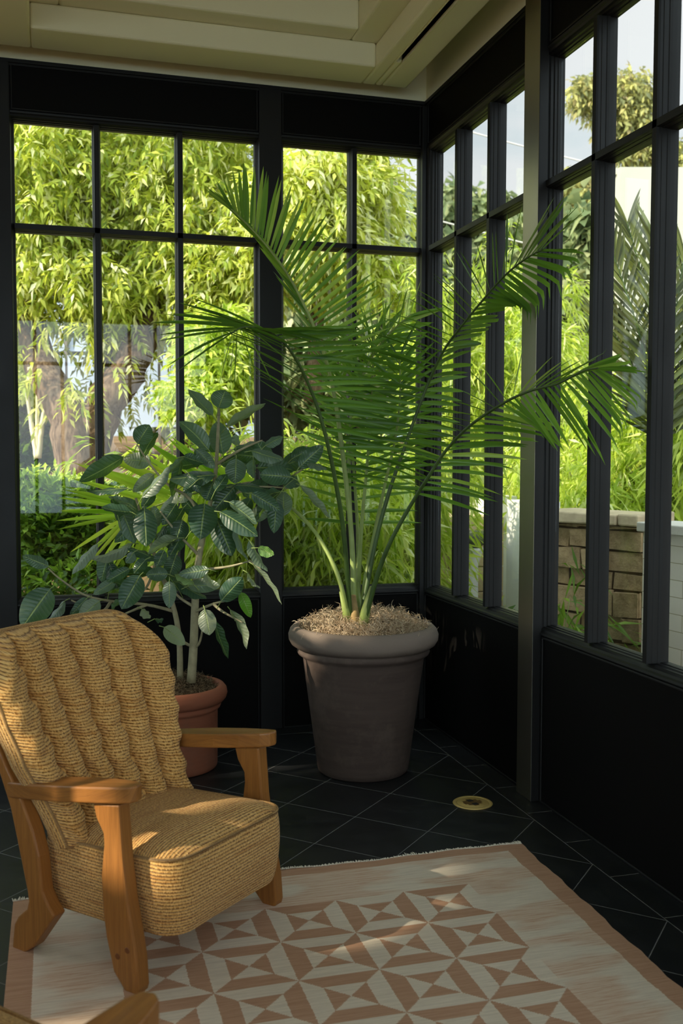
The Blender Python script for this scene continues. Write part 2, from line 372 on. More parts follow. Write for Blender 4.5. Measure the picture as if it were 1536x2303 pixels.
# stepped border: from the opening edge (p=0) out to the flat casing, glass side first
STEP = [(.0, .075), (.0, .046), (.003, .042), (.003, .032), (.008, .028), (.008, .016), (.012, .012), (.016, .004), (.024, .0), (.03, -.006), (.038, -.008), (.04, .02), (.04, .075)]
def window(idx, fn, a0, a1, edges, glass=True, simple=False):
    """a0<a1 opening limits, edges = mullion centres"""
    root = struct(empty('window_%d' % idx, fn((a0+a1)/2, .06, ZB)))
    inv = Matrix.Translation(-root.location)
    def fin(b, name, mat):
        o = b.build(name, mat, root); o.matrix_parent_inverse = inv; return o
    f = B(); top = ZT; n = len(STEP)
    # perimeter frame, mitred
    for (pa, pb) in (('L', 0), ('T', 0), ('R', 0), ('B', 0)):
        vs = []
        for end in (0, 1):
            for p, q in STEP:
                if pa == 'L': vs.append(fn(a0-p, q, (ZB-p) if end == 0 else (top+p)))
                if pa == 'R': vs.append(fn(a1+p, q, (ZB-p) if end == 0 else (top+p)))
                if pa == 'B': vs.append(fn((a0-p) if end == 0 else (a1+p), q, ZB-p))
                if pa == 'T': vs.append(fn((a0-p) if end == 0 else (a1+p), q, top+p))
        f.add(vs, [(i, (i+1) % n, n+(i+1) % n, n+i) for i in range(n)]+[tuple(range(n)), tuple(range(2*n-1, n-1, -1))])
    fin(f, 'window_frame', BLACK)
    for e in edges:
        m = B(); mull(m, fn, e, ZB-.004, top+.004); fin(m, 'mullion', BLACK)
    m = B(); rail(m, fn, ZM, a0-.002, a1+.002); fin(m, 'glazing_bar', BLACK)
    if glass:
        g = B(); es = [a0]+list(edges)+[a1]
        for i in range(len(es)-1):
            for z0, z1 in ((ZB, ZM), (ZM, top)):
                wbox(g, fn, es[i]+.002, es[i+1]-.002, .058, .062, z0+.002, z1-.002)
        fin(g, 'glass', GLASS)
    return root
W1 = (-2.109, -.927); W2 = (-.774, -.024)
W3 = (-1.205, -.068); W4 = (-2.98, -1.398); W5 = (-4.75, -3.16); W6 = (-6.9, -4.9)
window(1, back, *W1, [-1.722, -1.3155]); window(2, back, *W2, [-.4005])
window(3, right, *W3, [-.829, -.438]); window(4, right, *W4, [-2.563, -2.169, -1.7745])
window(5, right, *W5, [-4.35, -3.955, -3.56]); window(6, right, *W6, [-6.4, -5.9, -5.4])
# back wall
def panel_wall(name, fn, a0, a1, opens, post_d, deep=TH):
    b = B()
    wbox(b, fn, a0, a1, .0, deep, 0, ZB-.04)          # apron
    wbox(b, fn, a0, a1, .0, deep, ZT+.04, ZC)     # header
    xs = [a0]+[x for o in sorted(opens) for x in o]+[a1]
    for i in range(0, len(xs), 2):
        wbox(b, fn, xs[i]+(.04 if i else 0), xs[i+1]-(.04 if i+1 < len(xs)-1 else 0), .0, deep, ZB-.04, ZT+.04)
    return struct(b.build(name, BLACK_FLAT))
panel_wall('wall_back', back, LW_X, .0, [(-3.95, -2.33), W1, W2], 0)
panel_wall('wall_right', right, RW_Y, TH, [W3, W4, W5, W6], 0)
window(7, back, -3.95, -2.33, [-3.55, -3.14, -2.73])
# pilasters, casing strips and panel mouldings on the two visible walls
def post(n, fn, a0, a1, d, z0=0, z1=ZC, mat=BLACK):
    b = B(); wbox(b, fn, a0, a1, d, .002, z0, z1); return struct(b.build('trim_%d' % n, mat, bevel=.003))
post(1, back, -.912, -.795, -.012); post(2, back, -2.29, -2.125, -.012)
SHEEN_METAL = plain('satin_metal_sheen', (168, 162, 146), .36, .5, 1., bump=.02, nscale=4)  # lighter metal for the room face only, standing in for window reflection
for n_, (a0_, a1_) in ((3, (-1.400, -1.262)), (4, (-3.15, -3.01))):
    o_ = post(n_, right, a0_, a1_, -.040); o_.data.materials.append(SHEEN_METAL)
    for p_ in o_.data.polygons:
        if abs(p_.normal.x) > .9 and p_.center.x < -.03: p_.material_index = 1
def mould(n, fn, rects, d=-.010, wd=.014):
    b = B()
    for a0, a1, z0, z1 in rects:
        for (x0, x1, y0, y1) in ((a0, a1, z0, z0+wd), (a0, a1, z1-wd, z1), (a0, a0+wd, z0, z1), (a1-wd, a1, z0, z1)):
            wbox(b, fn, x0, x1, d, .001, y0, y1)
    return struct(b.build('trim_%d' % n, BLACK, bevel=.003))
mould(5, back, [(-2.12, -.917, .0, .70), (-.79, -.03, .0, .70), (-2.12, -.917, 3.105, 3.335), (-.79, -.03, 3.105, 3.335)], -.006, .008)
mould(6, right, [(-1.255, -.035, .0, .70), (-3.0, -1.41, .0, .70), (-1.255, -.035, 3.105, 3.335), (-3.0, -1.41, 3.105, 3.335)], -.006, .010)
b = B()                                               # crown strip under the frieze and corner bead
for fn, a0, a1 in ((back, LW_X, 0), (right, RW_Y, 0)):
    wbox(b, fn, a0, a1, -.014, .001, ZC-.018, ZC); wbox(b, fn, a0, a1, -.007, .001, ZC-.03, ZC-.018)
b.box(-.03, 0, -.03, 0, 0, ZC-.03)
struct(b.build('trim_7', BLACK, bevel=.002))
# far walls, out of the frame: glazed like the others
def far_wall(name, fn, a0, a1, n, idx, zt=ZT):
    step = (a1-a0)/n; ops = [(a0+step*i+.09, a0+step*(i+1)-.09) for i in range(n)]
    panel_wall(name, fn, a0, a1, ops, 0)
    for k, (p, q) in enumerate(ops):
        window(idx+k, fn, p, q, [p+(q-p)*j/4 for j in (1, 2, 3)], glass=False)
far_wall('wall_left', left, RW_Y, 0, 4, 8)
far_wall('wall_rear', rear, LW_X, 0, 3, 12)

# ceiling: frieze, soffit with slot, two stepped trays
b = B()
b.box(LW_X, .15, -.0, .15, ZC, 3.7); b.box(0, .15, RW_Y, .15, ZC, 3.7); b.box(LW_X-.15, LW_X, RW_Y, .15, ZC, 3.7); b.box(LW_X, .15, RW_Y-.15, RW_Y, ZC, 3.7)
struct(b.build('trim_8', CREAM))
ZS = 3.345; Z2 = 3.46; Z3 = 3.60
b = B()
X0, X1, Y0, Y1 = LW_X+.16, -.165, RW_Y+.16, -.145
trays = [(-2.02, -.405), (-4.0, -2.42)]
def ring(b, x0, x1, y0, y1, hx0, hx1, hy0, hy1, z0, z1):
    b.box(x0, hx0, y0, y1, z0, z1); b.box(hx1, x1, y0, y1, z0, z1); b.box(hx0, hx1, y0, hy0, z0, z1); b.box(hx0, hx1, hy1, y1, z0, z1)
YF, YN = -.385, -6.9
# lower soffit with a narrow slot left open on the right
b.box(X0, trays[1][0], Y0, Y1, ZS, Z2); b.box(trays[1][1], trays[0][0], Y0, Y1, ZS, Z2)
b.box(-.405, -.335, Y0, Y1, ZS, Z2); b.box(-.300, X1, Y0, Y1, ZS, Z2); b.box(-.335, -.300, -.47, Y1, ZS, Z2); b.box(-.335, -.300, Y0, -5.6, ZS, Z2)
for (tx0, tx1) in trays:
    b.box(tx0, tx1, YF, Y1, ZS, Z2); b.box(tx0, tx1, Y0, YN, ZS, Z2)
    ring(b, tx0-.02, tx1+.02, YN-.02, YF+.02, tx0+.125, tx1-.125, YN+.125, YF-.125, Z2, Z3)
b.box(LW_X, .15, RW_Y, .15, Z3, Z3+.1)
struct(b.build('ceiling', CREAM, bevel=.012, seg=3))
b = B(); b.box(-.330, -.305, -5.6, -.47, 3.40, 3.46)
v = b.build('vent_louvre', SLOT)
r0 = tag(empty('ceiling_vent', (-.3175, -3.0, ZS)), 'long narrow black slot vent let into the cream ceiling edge', 'vent')
v.parent = r0; v.matrix_parent_inverse = Matrix.Translation(-Vector((-.3175, -3.0, ZS)))
b = B()
for q in (-.339, -.3): b.box(q, q+.004, -5.6, -.466, ZS-.003, ZS+.05)
v = b.build('vent_trim', CREAM, r0); v.matrix_parent_inverse = Matrix.Translation(-Vector((-.3175, -3.0, ZS)))

# ------------------------------------------------------------------ rug
def rug_edge(y): return -.287-.036*max(0., min(1., (-1.83-y)/1.0))
RX0, RY0, RY1 = -2.09, -1.812, -4.7
root = tag(empty('rug', (-1.19, -3.2, 0)), 'flat woven cream and terracotta rug with geometric star tiles on the black floor', 'rug')
b = B(); nx, ny = 60, 96; P = []; U = []
for i in range(nx+1):
    P.append([]); U.append([])
    for j in range(ny+1):
        y = RY0+(RY1-RY0)*j/ny; xe = rug_edge(y)+.003*math.sin(y*23)+.002*math.sin(y*61)
        X = RX0+(-.287-RX0)*i/nx; k = i/nx
        x = RX0+(xe-RX0)*k if k > .75 else RX0+(-.287-RX0)*k
        if k > .75: x = (RX0+(-.287-RX0)*k)+(xe+.287)*((k-.75)/.25)**1.5
        yy = y+(.006*math.sin(X*9)+.003*math.sin(X*31))*max(0, 1-j/6)
        if j < 2 and i > nx-3: yy += .004
        z = .006+.0012*math.sin(X*7+y*3)+.0008*math.sin(y*11-X*5)
        P[-1].append((x+1.19, yy+3.2, z)); U[-1].append((X, y))
b.grid(P, U)
edge = [P[0][j] for j in range(ny+1)]+[P[i][ny] for i in range(1, nx+1)]+[P[nx][j] for j in range(ny-1, -1, -1)]+[P[i][0] for i in range(nx-1, 0, -1)]
lo = [(p[0], p[1], .0005) for p in edge]; n = len(edge)
eu = [U[0][j] for j in range(ny+1)]+[U[i][ny] for i in range(1, nx+1)]+[U[nx][j] for j in range(ny-1, -1, -1)]+[U[i][0] for i in range(nx-1, 0, -1)]
b.add(edge+lo, [(i, n+i, n+(i+1) % n, (i+1) % n) for i in range(n)], eu+eu)
b.build('weave', RUG, root)
b = B()
FR = plain('cream_cotton_fringe', (214, 206, 188), .95, .1)
for k in range(520):
    i = k/519; X = RX0+(-.287-RX0)*i; y = RY0+.006*math.sin(X*9)+.003*math.sin(X*31)
    if i < .03 : y -= .0
    p = np.array([X+1.19, y+3.2-.002, .006]); L = .006+.007*random.random()+(.012 if i < .02 or i > .985 or abs(i-.76) < .012 else 0)
    q = p+np.array([random.uniform(-.006, .006), L, random.uniform(-.002, .004)])
    b.tube([p, (p+q)/2+np.array([0, 0, .002]), q], [.0022, .002, .0008], 4)
b.build('fringe', FR, root)

# ------------------------------------------------------------------ floor outlet
root = tag(empty('floor_outlet', (-.281, -1.350, 0), math.radians(8)), 'round brass electrical outlet cover set in the black tile floor', 'floor outlet')
b = B(); b.lathe([(.0, .0003), (.082, .0003), (.083, .002), (.079, .005), (.068, .005), (.066, .0035)], n=64); b.build('ring', BRASS, root)
b = B(); b.lathe([(.0, .0042), (.064, .0042), (.066, .003)], n=64); b.build('plate', BRASS, root)
b = B(); b.add([(x, y, .0046) for x, y in [(-.040, -.012), (-.030, -.012), (-.030, -.026), (-.012, -.030), (-.012, -.040), (.010, -.040), (.012, -.026), (.034, -.026), (.034, -.010), (.042, -.010), (.042, .012), (.030, .012), (.030, .028), (.012, .028), (.010, .040), (-.012, .040), (-.014, .026), (-.036, .026), (-.036, .010), (-.042, .010)]], [tuple(range(20))]); b.build('flap', BRASSD, root)
for y in (-.020, .020):
    b = B(); b.box(-.012, .012, y-.010, y+.010, .0046, .0056); b.build('socket', RUBBER, root)

# ------------------------------------------------------------------ potted plants: pots and moss
def moss_part(root, name, mat, R, z0, hgt, n, seed, curl=.03):
    r = np.random.default_rng(seed); b = B()
    rings = 9; seg = 40; P = []
    def hgt_at(x, y): 
        q = math.hypot(x, y)/R
        return z0+hgt*(max(0, 1-q**3.2))*(.75+.25*math.sin(x*31+seed)*math.cos(y*27))
    for i in range(rings+1):
        q = R*i/rings; P.append([(q*math.cos(2*PI*k/seg), q*math.sin(2*PI*k/seg), hgt_at(q*math.cos(2*PI*k/seg), q*math.sin(2*PI*k/seg))) for k in range(seg+1)])
    b.grid(P); b.build('soil', SOIL, root)
    b = B()
    for k in range(n):
        a = r.random()*2*PI; q = R*math.sqrt(r.random())*1.0; x, y = q*math.cos(a), q*math.sin(a); z = hgt_at(x, y)
        p = np.array([x, y, z]); d = np.array([r.normal()*.8, r.normal()*.8, abs(r.normal())*.7]); d /= np.linalg.norm(d)
        e = np.cross(d, r.normal(size=3)); e /= np.linalg.norm(e)+1e-9; g = np.cross(d, e)
        rc = curl*(.2+.35*r.random()); turns = r.uniform(.6, 1.7); ln = curl*r.uniform(.5, 1.5); m = 8; pts = []
        for i in range(m):
            t = i/(m-1); th = turns*2*PI*t
            pts.append(p+d*ln*t+e*rc*(math.cos(th)-1)*t+g*rc*math.sin(th)*t+np.array([0, 0, .004]))
        b.tube(pts, [.0011]*(m-1)+[.0005], 3, cap=False, r=float(r.random()))
    o = b.build(name, mat, root); o['kind'] = 'stuff'; return o
PALM_C = (-.585, -.78)
palm = tag(empty('potted_palm', (*PALM_C, 0)), 'tall feathery palm in a large grey-brown clay pot in the corner by the windows', 'potted plant')
b = B(); b.lathe([(0, .0), (.200, .0), (.208, .006), (.213, .03), (.235, .20), (.262, .40), (.280, .528), (.283, .535), (.300, .545), (.306, .556), (.300, .567), (.296, .572), (.312, .578), (.332, .592), (.343, .612), (.345, .635), (.337, .658), (.322, .673), (.304, .677), (.292, .668), (.288, .655), (.284, .60), (.0, .60)], n=96)
b.build('pot', POT_GREY, palm)
moss_part(palm, 'moss', MOSS, .288, .635, .085, 4200, 3, .042)
FIC_C = (-1.435, -.50)
fic = tag(empty('potted_fig', (*FIC_C, 0)), 'broad-leaved fig tree with pale stems in a terracotta pot behind the armchair', 'potted plant')
b = B(); b.lathe([(0, 0), (.205, 0), (.212, .005), (.214, .02), (.216, .27), (.218, .276), (.228, .282), (.232, .292), (.228, .302), (.226, .306), (.244, .312), (.256, .326), (.262, .345), (.258, .366), (.246, .381), (.228, .386), (.216, .378), (.210, .34), (0, .34)], n=96)
b.build('pot', POT_TERRA, fic)
moss_part(fic, 'moss', MOSS_D, .212, .350, .065, 2200, 5, .03)

# ------------------------------------------------------------------ palm fronds
def interp(keys, t):
    if t <= keys[0][0]: return np.array(keys[0][1], float)
    for (a, x), (c, y) in zip(keys, keys[1:]):
        if t <= c: return np.array(x, float)+(np.array(y, float)-np.array(x, float))*(t-a)/(c-a)
    return np.array(keys[-1][1], float)
def smooth_path(pts, n):
    P = np.array([at(*p) for p in pts]); m = len(P); out = []
    for k in range(n):
        t = k/(n-1)*(m-1); i = min(int(t), m-2); f = t-i
        p0, p1, p2, p3 = P[max(i-1, 0)], P[i], P[i+1], P[min(i+2, m-1)]
        out.append(.5*((2*p1)+(-p0+p2)*f+(2*p0-5*p1+4*p2-p3)*f*f+(-p0+3*p1-3*p2+p3)*f**3))
    return np.array(out)
def blade(b, p, d, L, W, droop, r, side=None, seg=7, twist=0., lim=None):
    g = np.array([0, 0, -1.]); w0 = side if side is not None else np.cross(d, fw)
    w0 = w0-d*(w0@d); w0 /= np.linalg.norm(w0)+1e-9; pts = []
    for i in range(seg+1):
        t = i/seg; c = p+d*L*t+g*droop*L*t*t; ww = W*.5*(math.sin(PI*min(1, (t*.86+.12)))**.8)*(1 if t < .999 else .02)
        nn = np.cross(w0, d); cc, ss = math.cos(twist*t), math.sin(twist*t); w1 = w0*cc+nn*ss; n1 = np.cross(w1, d)
        tri = [c-w1*ww, c+n1*ww*.35, c+w1*ww]
        if lim is not None:                    # leaflets bend along the window walls instead of poking through
            tri = [np.array((min(q[0], lim[0]), min(q[1], lim[1]), q[2])) for q in tri]
        pts.append(tuple(tri))
    vs = [q for row in pts for q in row]; fs = []
    for i in range(seg):
        for j in range(2): fs.append((i*3+j, (i+1)*3+j, (i+1)*3+j+1, i*3+j+1))
    b.add(vs, fs, None, 0, True, r)
def frond(path, start, n, LK, RK, mat=PALM, droop=.10, W=.0185, root=palm, rad=(.013, .003), stem=STEM, r0=0., r1=1., origin=None, jit=.06):
    N = 60; P = smooth_path(path, N); org = np.array(root.location)
    b = B(); b.tube(P-org, [rad[0]+(rad[1]-rad[0])*min(1, (i/(N-1))**.6) for i in range(N)], 8)
    st = b.build('frond', stem, root)
    b = B()
    for sgn, K in ((-1, LK), (1, RK)):
        if K is None: continue
        for k in range(n):
            u = (k+.25*(sgn > 0)+.25*random.random())/n; t = start+(1-start)*u
            i = t*(N-1); a = min(int(i), N-2); p = P[a]+(P[a+1]-P[a])*(i-a)
            kv = interp([(q[0], q[1]+(q[2],)) for q in K], t); d = sdir(*(kv[:3]+np.array([random.gauss(0, jit), random.gauss(0, jit), random.gauss(0, jit*1.5)])))
            L = kv[3]*random.uniform(.9, 1.06)
            tan = P[min(a+1, N-1)]-P[max(a-1, 0)]; tan /= np.linalg.norm(tan)
            blade(b, p-org, d, L, W*random.uniform(.85, 1.1)*(1 if u < .9 else .75), droop*random.uniform(.6, 1.4), r0+(r1-r0)*random.random(), side=tan*.8+np.cross(d, fw)*.5, twist=random.gauss(0, .3), lim=(-.055-org[0]+random.uniform(-.006, 0), -.03-org[1]+random.uniform(-.006, 0)) if root is palm else None)
    o = b.build('leaflets', mat, st); return st
FR = [
 dict(path=[(797, 1392, 4.56), (790, 1200, 4.6), (768, 1000, 4.62), (750, 880, 4.62), (727, 790, 4.62), (693, 705, 4.6), (650, 622, 4.58), (602, 556, 4.55), (556, 505, 4.5), (520, 470, 4.45)], start=.40, n=40,
  LK=[(.40, (-.5, -.7, .5), .30), (.7, (-.62, -.78, .2), .26), (.9, (-.7, -.7, .1), .24), (1, (-.8, -.6, 0), .12)],
  RK=[(.40, (.85, -.35, .2), .38), (.55, (.75, -.62, .15), .36), (.68, (.5, -.85, .1), .34), (.8, (.16, -1, 0), .32), (.9, (-.06, -1, 0), .27), (1, (-.5, -.8, 0), .12)], droop=.02, r0=.35, r1=1., jit=.03, rad=(.016, .003)),
 dict(path=[(788, 1392, 4.5), (773, 1200, 4.4), (752, 1070, 4.32), (727, 960, 4.25), (700, 880, 4.2), (668, 812, 4.12), (632, 764, 4.05), (590, 741, 3.98), (548, 736, 3.9), (520, 750, 3.86)], start=.32, n=30,
  LK=[(.32, (-.85, -.6, -.1), .34), (.6, (-1, -.5, 0), .40), (.8, (-1, -.36, 0), .38), (.93, (-1, .0, 0), .34), (1, (-.8, .6, 0), .26)],
  RK=[(.32, (1, -.02, .1), .28), (.5, (1, -.16, .1), .36), (.68, (1, -.26, .2), .36), (.82, (1, .05, .1), .26), (.92, (.25, 1, 0), .20), (1, (-.4, 1, 0), .2)], droop=.10, r0=0, r1=.55, stem=STEMD),
 dict(path=[(812, 1392, 4.55), (842, 1230, 4.6), (874, 1110, 4.6), (905, 1020, 4.6), (935, 935, 4.6), (966, 855, 4.58), (1000, 785, 4.48), (1045, 725, 4.34), (1092, 668, 4.18), (1135, 620, 4.02), (1182, 582, 3.84), (1222, 560, 3.70)], start=.28, n=40,
  LK=[(.28, (-1, -.12, .1), .36), (.45, (-1, -.3, .1), .44), (.58, (-.9, -.55, 0), .30), (.7, (-.6, -.85, 0), .24), (.78, (-.1, -1, 0), .24), (.86, (.42, -.9, 0), .34), (1, (.62, -.75, 0), .26)],
  RK=[(.28, (.9, .1, .4), .26), (.5, (.75, -.35, .55), .26), (.68, (.85, -.25, .4), .22), (.80, (.75, .55, .2), .28), (.9, (.95, .30, 0), .32), (1, (1, -.1, 0), .22)], droop=.09, r0=0, r1=.6, W=.023, stem=STEMD),
 dict(path=[(820, 1395, 4.45), (850, 1290, 4.4), (880, 1215, 4.35), (925, 1134, 4.3), (965, 1070, 4.22), (1004, 1012, 4.15), (1056, 958, 4.02), (1130, 908, 3.86), (1190, 880, 3.7), (1256, 862, 3.54), (1310, 835, 3.42), (1345, 828, 3.34)], start=.30, n=38,
  LK=[(.30, (-.8, -.45, .1), .30), (.45, (-1, -.3, 0), .28), (.6, (-.85, -.35, 0), .18), (.7, (.5, -.5, .1), .24), (.8, (.85, -.55, 0), .28), (1, (.95, .0, 0), .18)],
  RK=[(.30, (.95, .1, 0), .30), (.48, (1, -.12, 0), .36), (.6, (1, .1, 0), .30), (.7, (.6, .75, 0), .22), (.82, (.6, .8, 0), .30), (.9, (.72, .7, 0), .26), (1, (.9, .45, 0), .20)], droop=.12, r0=.1, r1=1., stem=STEMD),
 dict(path=[(803, 1392, 4.62), (812, 1200, 4.7), (824, 1063, 4.75), (834, 930, 4.78), (838, 830, 4.8), (838, 752, 4.8)], start=.36, n=22,
  LK=[(.3, (-.9, -.35, .1), .32), (.7, (-.9, -.5, .0), .34), (1, (-.4, -.9, 0), .2)], RK=[(.3, (.9, -.3, .1), .32), (.7, (.9, -.5, .0), .34), (1, (.4, -.9, 0), .2)], droop=.06, r0=.1, r1=.8),
 dict(path=[(797, 1390, 4.65), (790, 1200, 4.75), (785, 1050, 4.8), (790, 930, 4.8), (820, 835, 4.78), (866, 762, 4.75), (925, 706, 4.7)], start=.38, n=26,
  LK=[(.38, (-.8, -.4, 0), .32), (.7, (-.25, -.95, .0), .26), (1, (.3, -.95, 0), .18)], RK=[(.38, (.9, -.2, 0), .34), (.7, (1, -.1, .0), .26), (1, (.9, -.35, 0), .18)], droop=.05, r0=.3, r1=1.),
 dict(path=[(783, 1392, 4.5), (765, 1310, 4.45), (735, 1240, 4.48), (695, 1180, 4.55), (640, 1133, 4.65), (560, 1108, 4.75), (480, 1102, 4.8), (400, 1120, 4.8), (330, 1146, 4.8), (285, 1160, 4.8)], start=.50, n=26, mat=PALM_BACKLIT,
  LK=[(.50, (-.7, -.7, 0), .34), (.65, (-.78, -.62, 0), .44), (.82, (-.9, -.35, 0), .46), (.93, (-1, -.05, 0), .40), (1, (-1, .22, 0), .36)],
  RK=[(.50, (-.3, .95, 0), .26), (.7, (-.2, 1, 0), .32), (.88, (-.35, .9, 0), .32), (1, (-.85, .5, 0), .34)], droop=.03, r0=0, r1=1., W=.026, jit=.04),
 dict(path=[(806, 1390, 4.6), (840, 1210, 4.68), (868, 1080, 4.72), (890, 980, 4.74), (900, 880, 4.74), (898, 800, 4.72)], start=.36, n=18,
  LK=[(.3, (-1, -.1, .1), .30), (.7, (-.9, -.4, .0), .34), (1, (-.5, -.8, 0), .2)], RK=[(.3, (.9, -.0, .1), .28), (.7, (.9, -.3, .0), .30), (1, (.3, -.9, 0), .2)], droop=.08, r0=0, r1=.6),
 dict(path=[(800, 1390, 4.7), (806, 1250, 4.78), (800, 1120, 4.84), (790, 1000, 4.88), (770, 900, 4.9), (760, 830, 4.9)], start=.30, n=18,
  LK=[(.3, (-.9, -.2, .1), .30), (.7, (-.9, -.4, .0), .3), (1, (-.5, -.8, 0), .2)], RK=[(.3, (.95, -.1, .1), .32), (.7, (.9, -.4, .0), .34), (1, (.3, -.9, 0), .2)], droop=.06, r0=.2, r1=.8),
]
for k in FR: frond(**k)
org = np.array(palm.location)
for path, rr in (([(783, 1398, 4.5), (778, 1370, 4.49), (768, 1330, 4.47)], (.022, .019, .011)), ([(798, 1404, 4.48), (797, 1380, 4.5), (794, 1340, 4.54)], (.024, .021, .014)), ([(818, 1405, 4.46), (822, 1375, 4.45), (838, 1320, 4.43)], (.025, .021, .013)), ([(806, 1398, 4.6), (805, 1360, 4.6), (803, 1310, 4.63)], (.02, .017, .012))):
    b = B(); b.tube([at(*p)-org for p in path], rr, 10); b.build('stalk_sheath', SHEATH if rr[0] == .024 else STEM, palm)

# ------------------------------------------------------------------ fig tree
org = np.array(fic.location)
def limb(name, pts, r0, r1, n=16):
    P = smooth_path(pts, n); b = B(); b.tube(P-org, [r0+(r1-r0)*i/(n-1) for i in range(n)], 10); return b.build(name, BARK, fic)
limb('trunk', [(430, 1535, 4.62), (436, 1440, 4.62), (440, 1330, 4.62), (448, 1250, 4.6), (462, 1180, 4.58), (480, 1100, 4.55), (488, 1020, 4.52), (492, 930, 4.5)], .022, .006, 24)
limb('trunk', [(405, 1530, 4.66), (403, 1440, 4.66), (390, 1365, 4.64), (355, 1270, 4.62), (328, 1190, 4.6), (305, 1120, 4.58)], .015, .006, 20)
for pts in ([(388, 1374, 4.64), (330, 1360, 4.6), (250, 1352, 4.5), (190, 1338, 4.42), (135, 1302, 4.36), (108, 1278, 4.34)],
            [(437, 1365, 4.62), (402, 1342, 4.6), (372, 1305, 4.58)], [(434, 1378, 4.62), (480, 1358, 4.56), (516, 1350, 4.5)], [(447, 1282, 4.6), (510, 1275, 4.55), (562, 1262, 4.5)],
            [(462, 1180, 4.58), (425, 1120, 4.52), (375, 1088, 4.48), (335, 1040, 4.46), (308, 1000, 4.44)], [(478, 1105, 4.55), (560, 1086, 4.5), (640, 1078, 4.44), (690, 1048, 4.4)],
            [(485, 1045, 4.53), (540, 1012, 4.5), (590, 990, 4.48)], [(470, 1150, 4.56), (530, 1110, 4.5), (580, 1095, 4.45), (650, 1098, 4.4)], [(448, 1250, 4.6), (400, 1200, 4.52), (360, 1150, 4.5)],
            [(352, 1262, 4.62), (330, 1320, 4.5), (300, 1340, 4.45)], [(560, 1262, 4.5), (580, 1275, 4.47), (600, 1300, 4.45)], [(405, 1440, 4.66), (445, 1452, 4.6), (460, 1380, 4.5)], [(492, 935, 4.5), (492, 905, 4.5), (495, 890, 4.5)],
            [(250, 1352, 4.5), (225, 1375, 4.46), (160, 1350, 4.44)], [(330, 1360, 4.6), (270, 1385, 4.5)], [(480, 1358, 4.56), (500, 1375, 4.5), (545, 1400, 4.45)]):
    limb('branch', pts, .008, .003, 14)
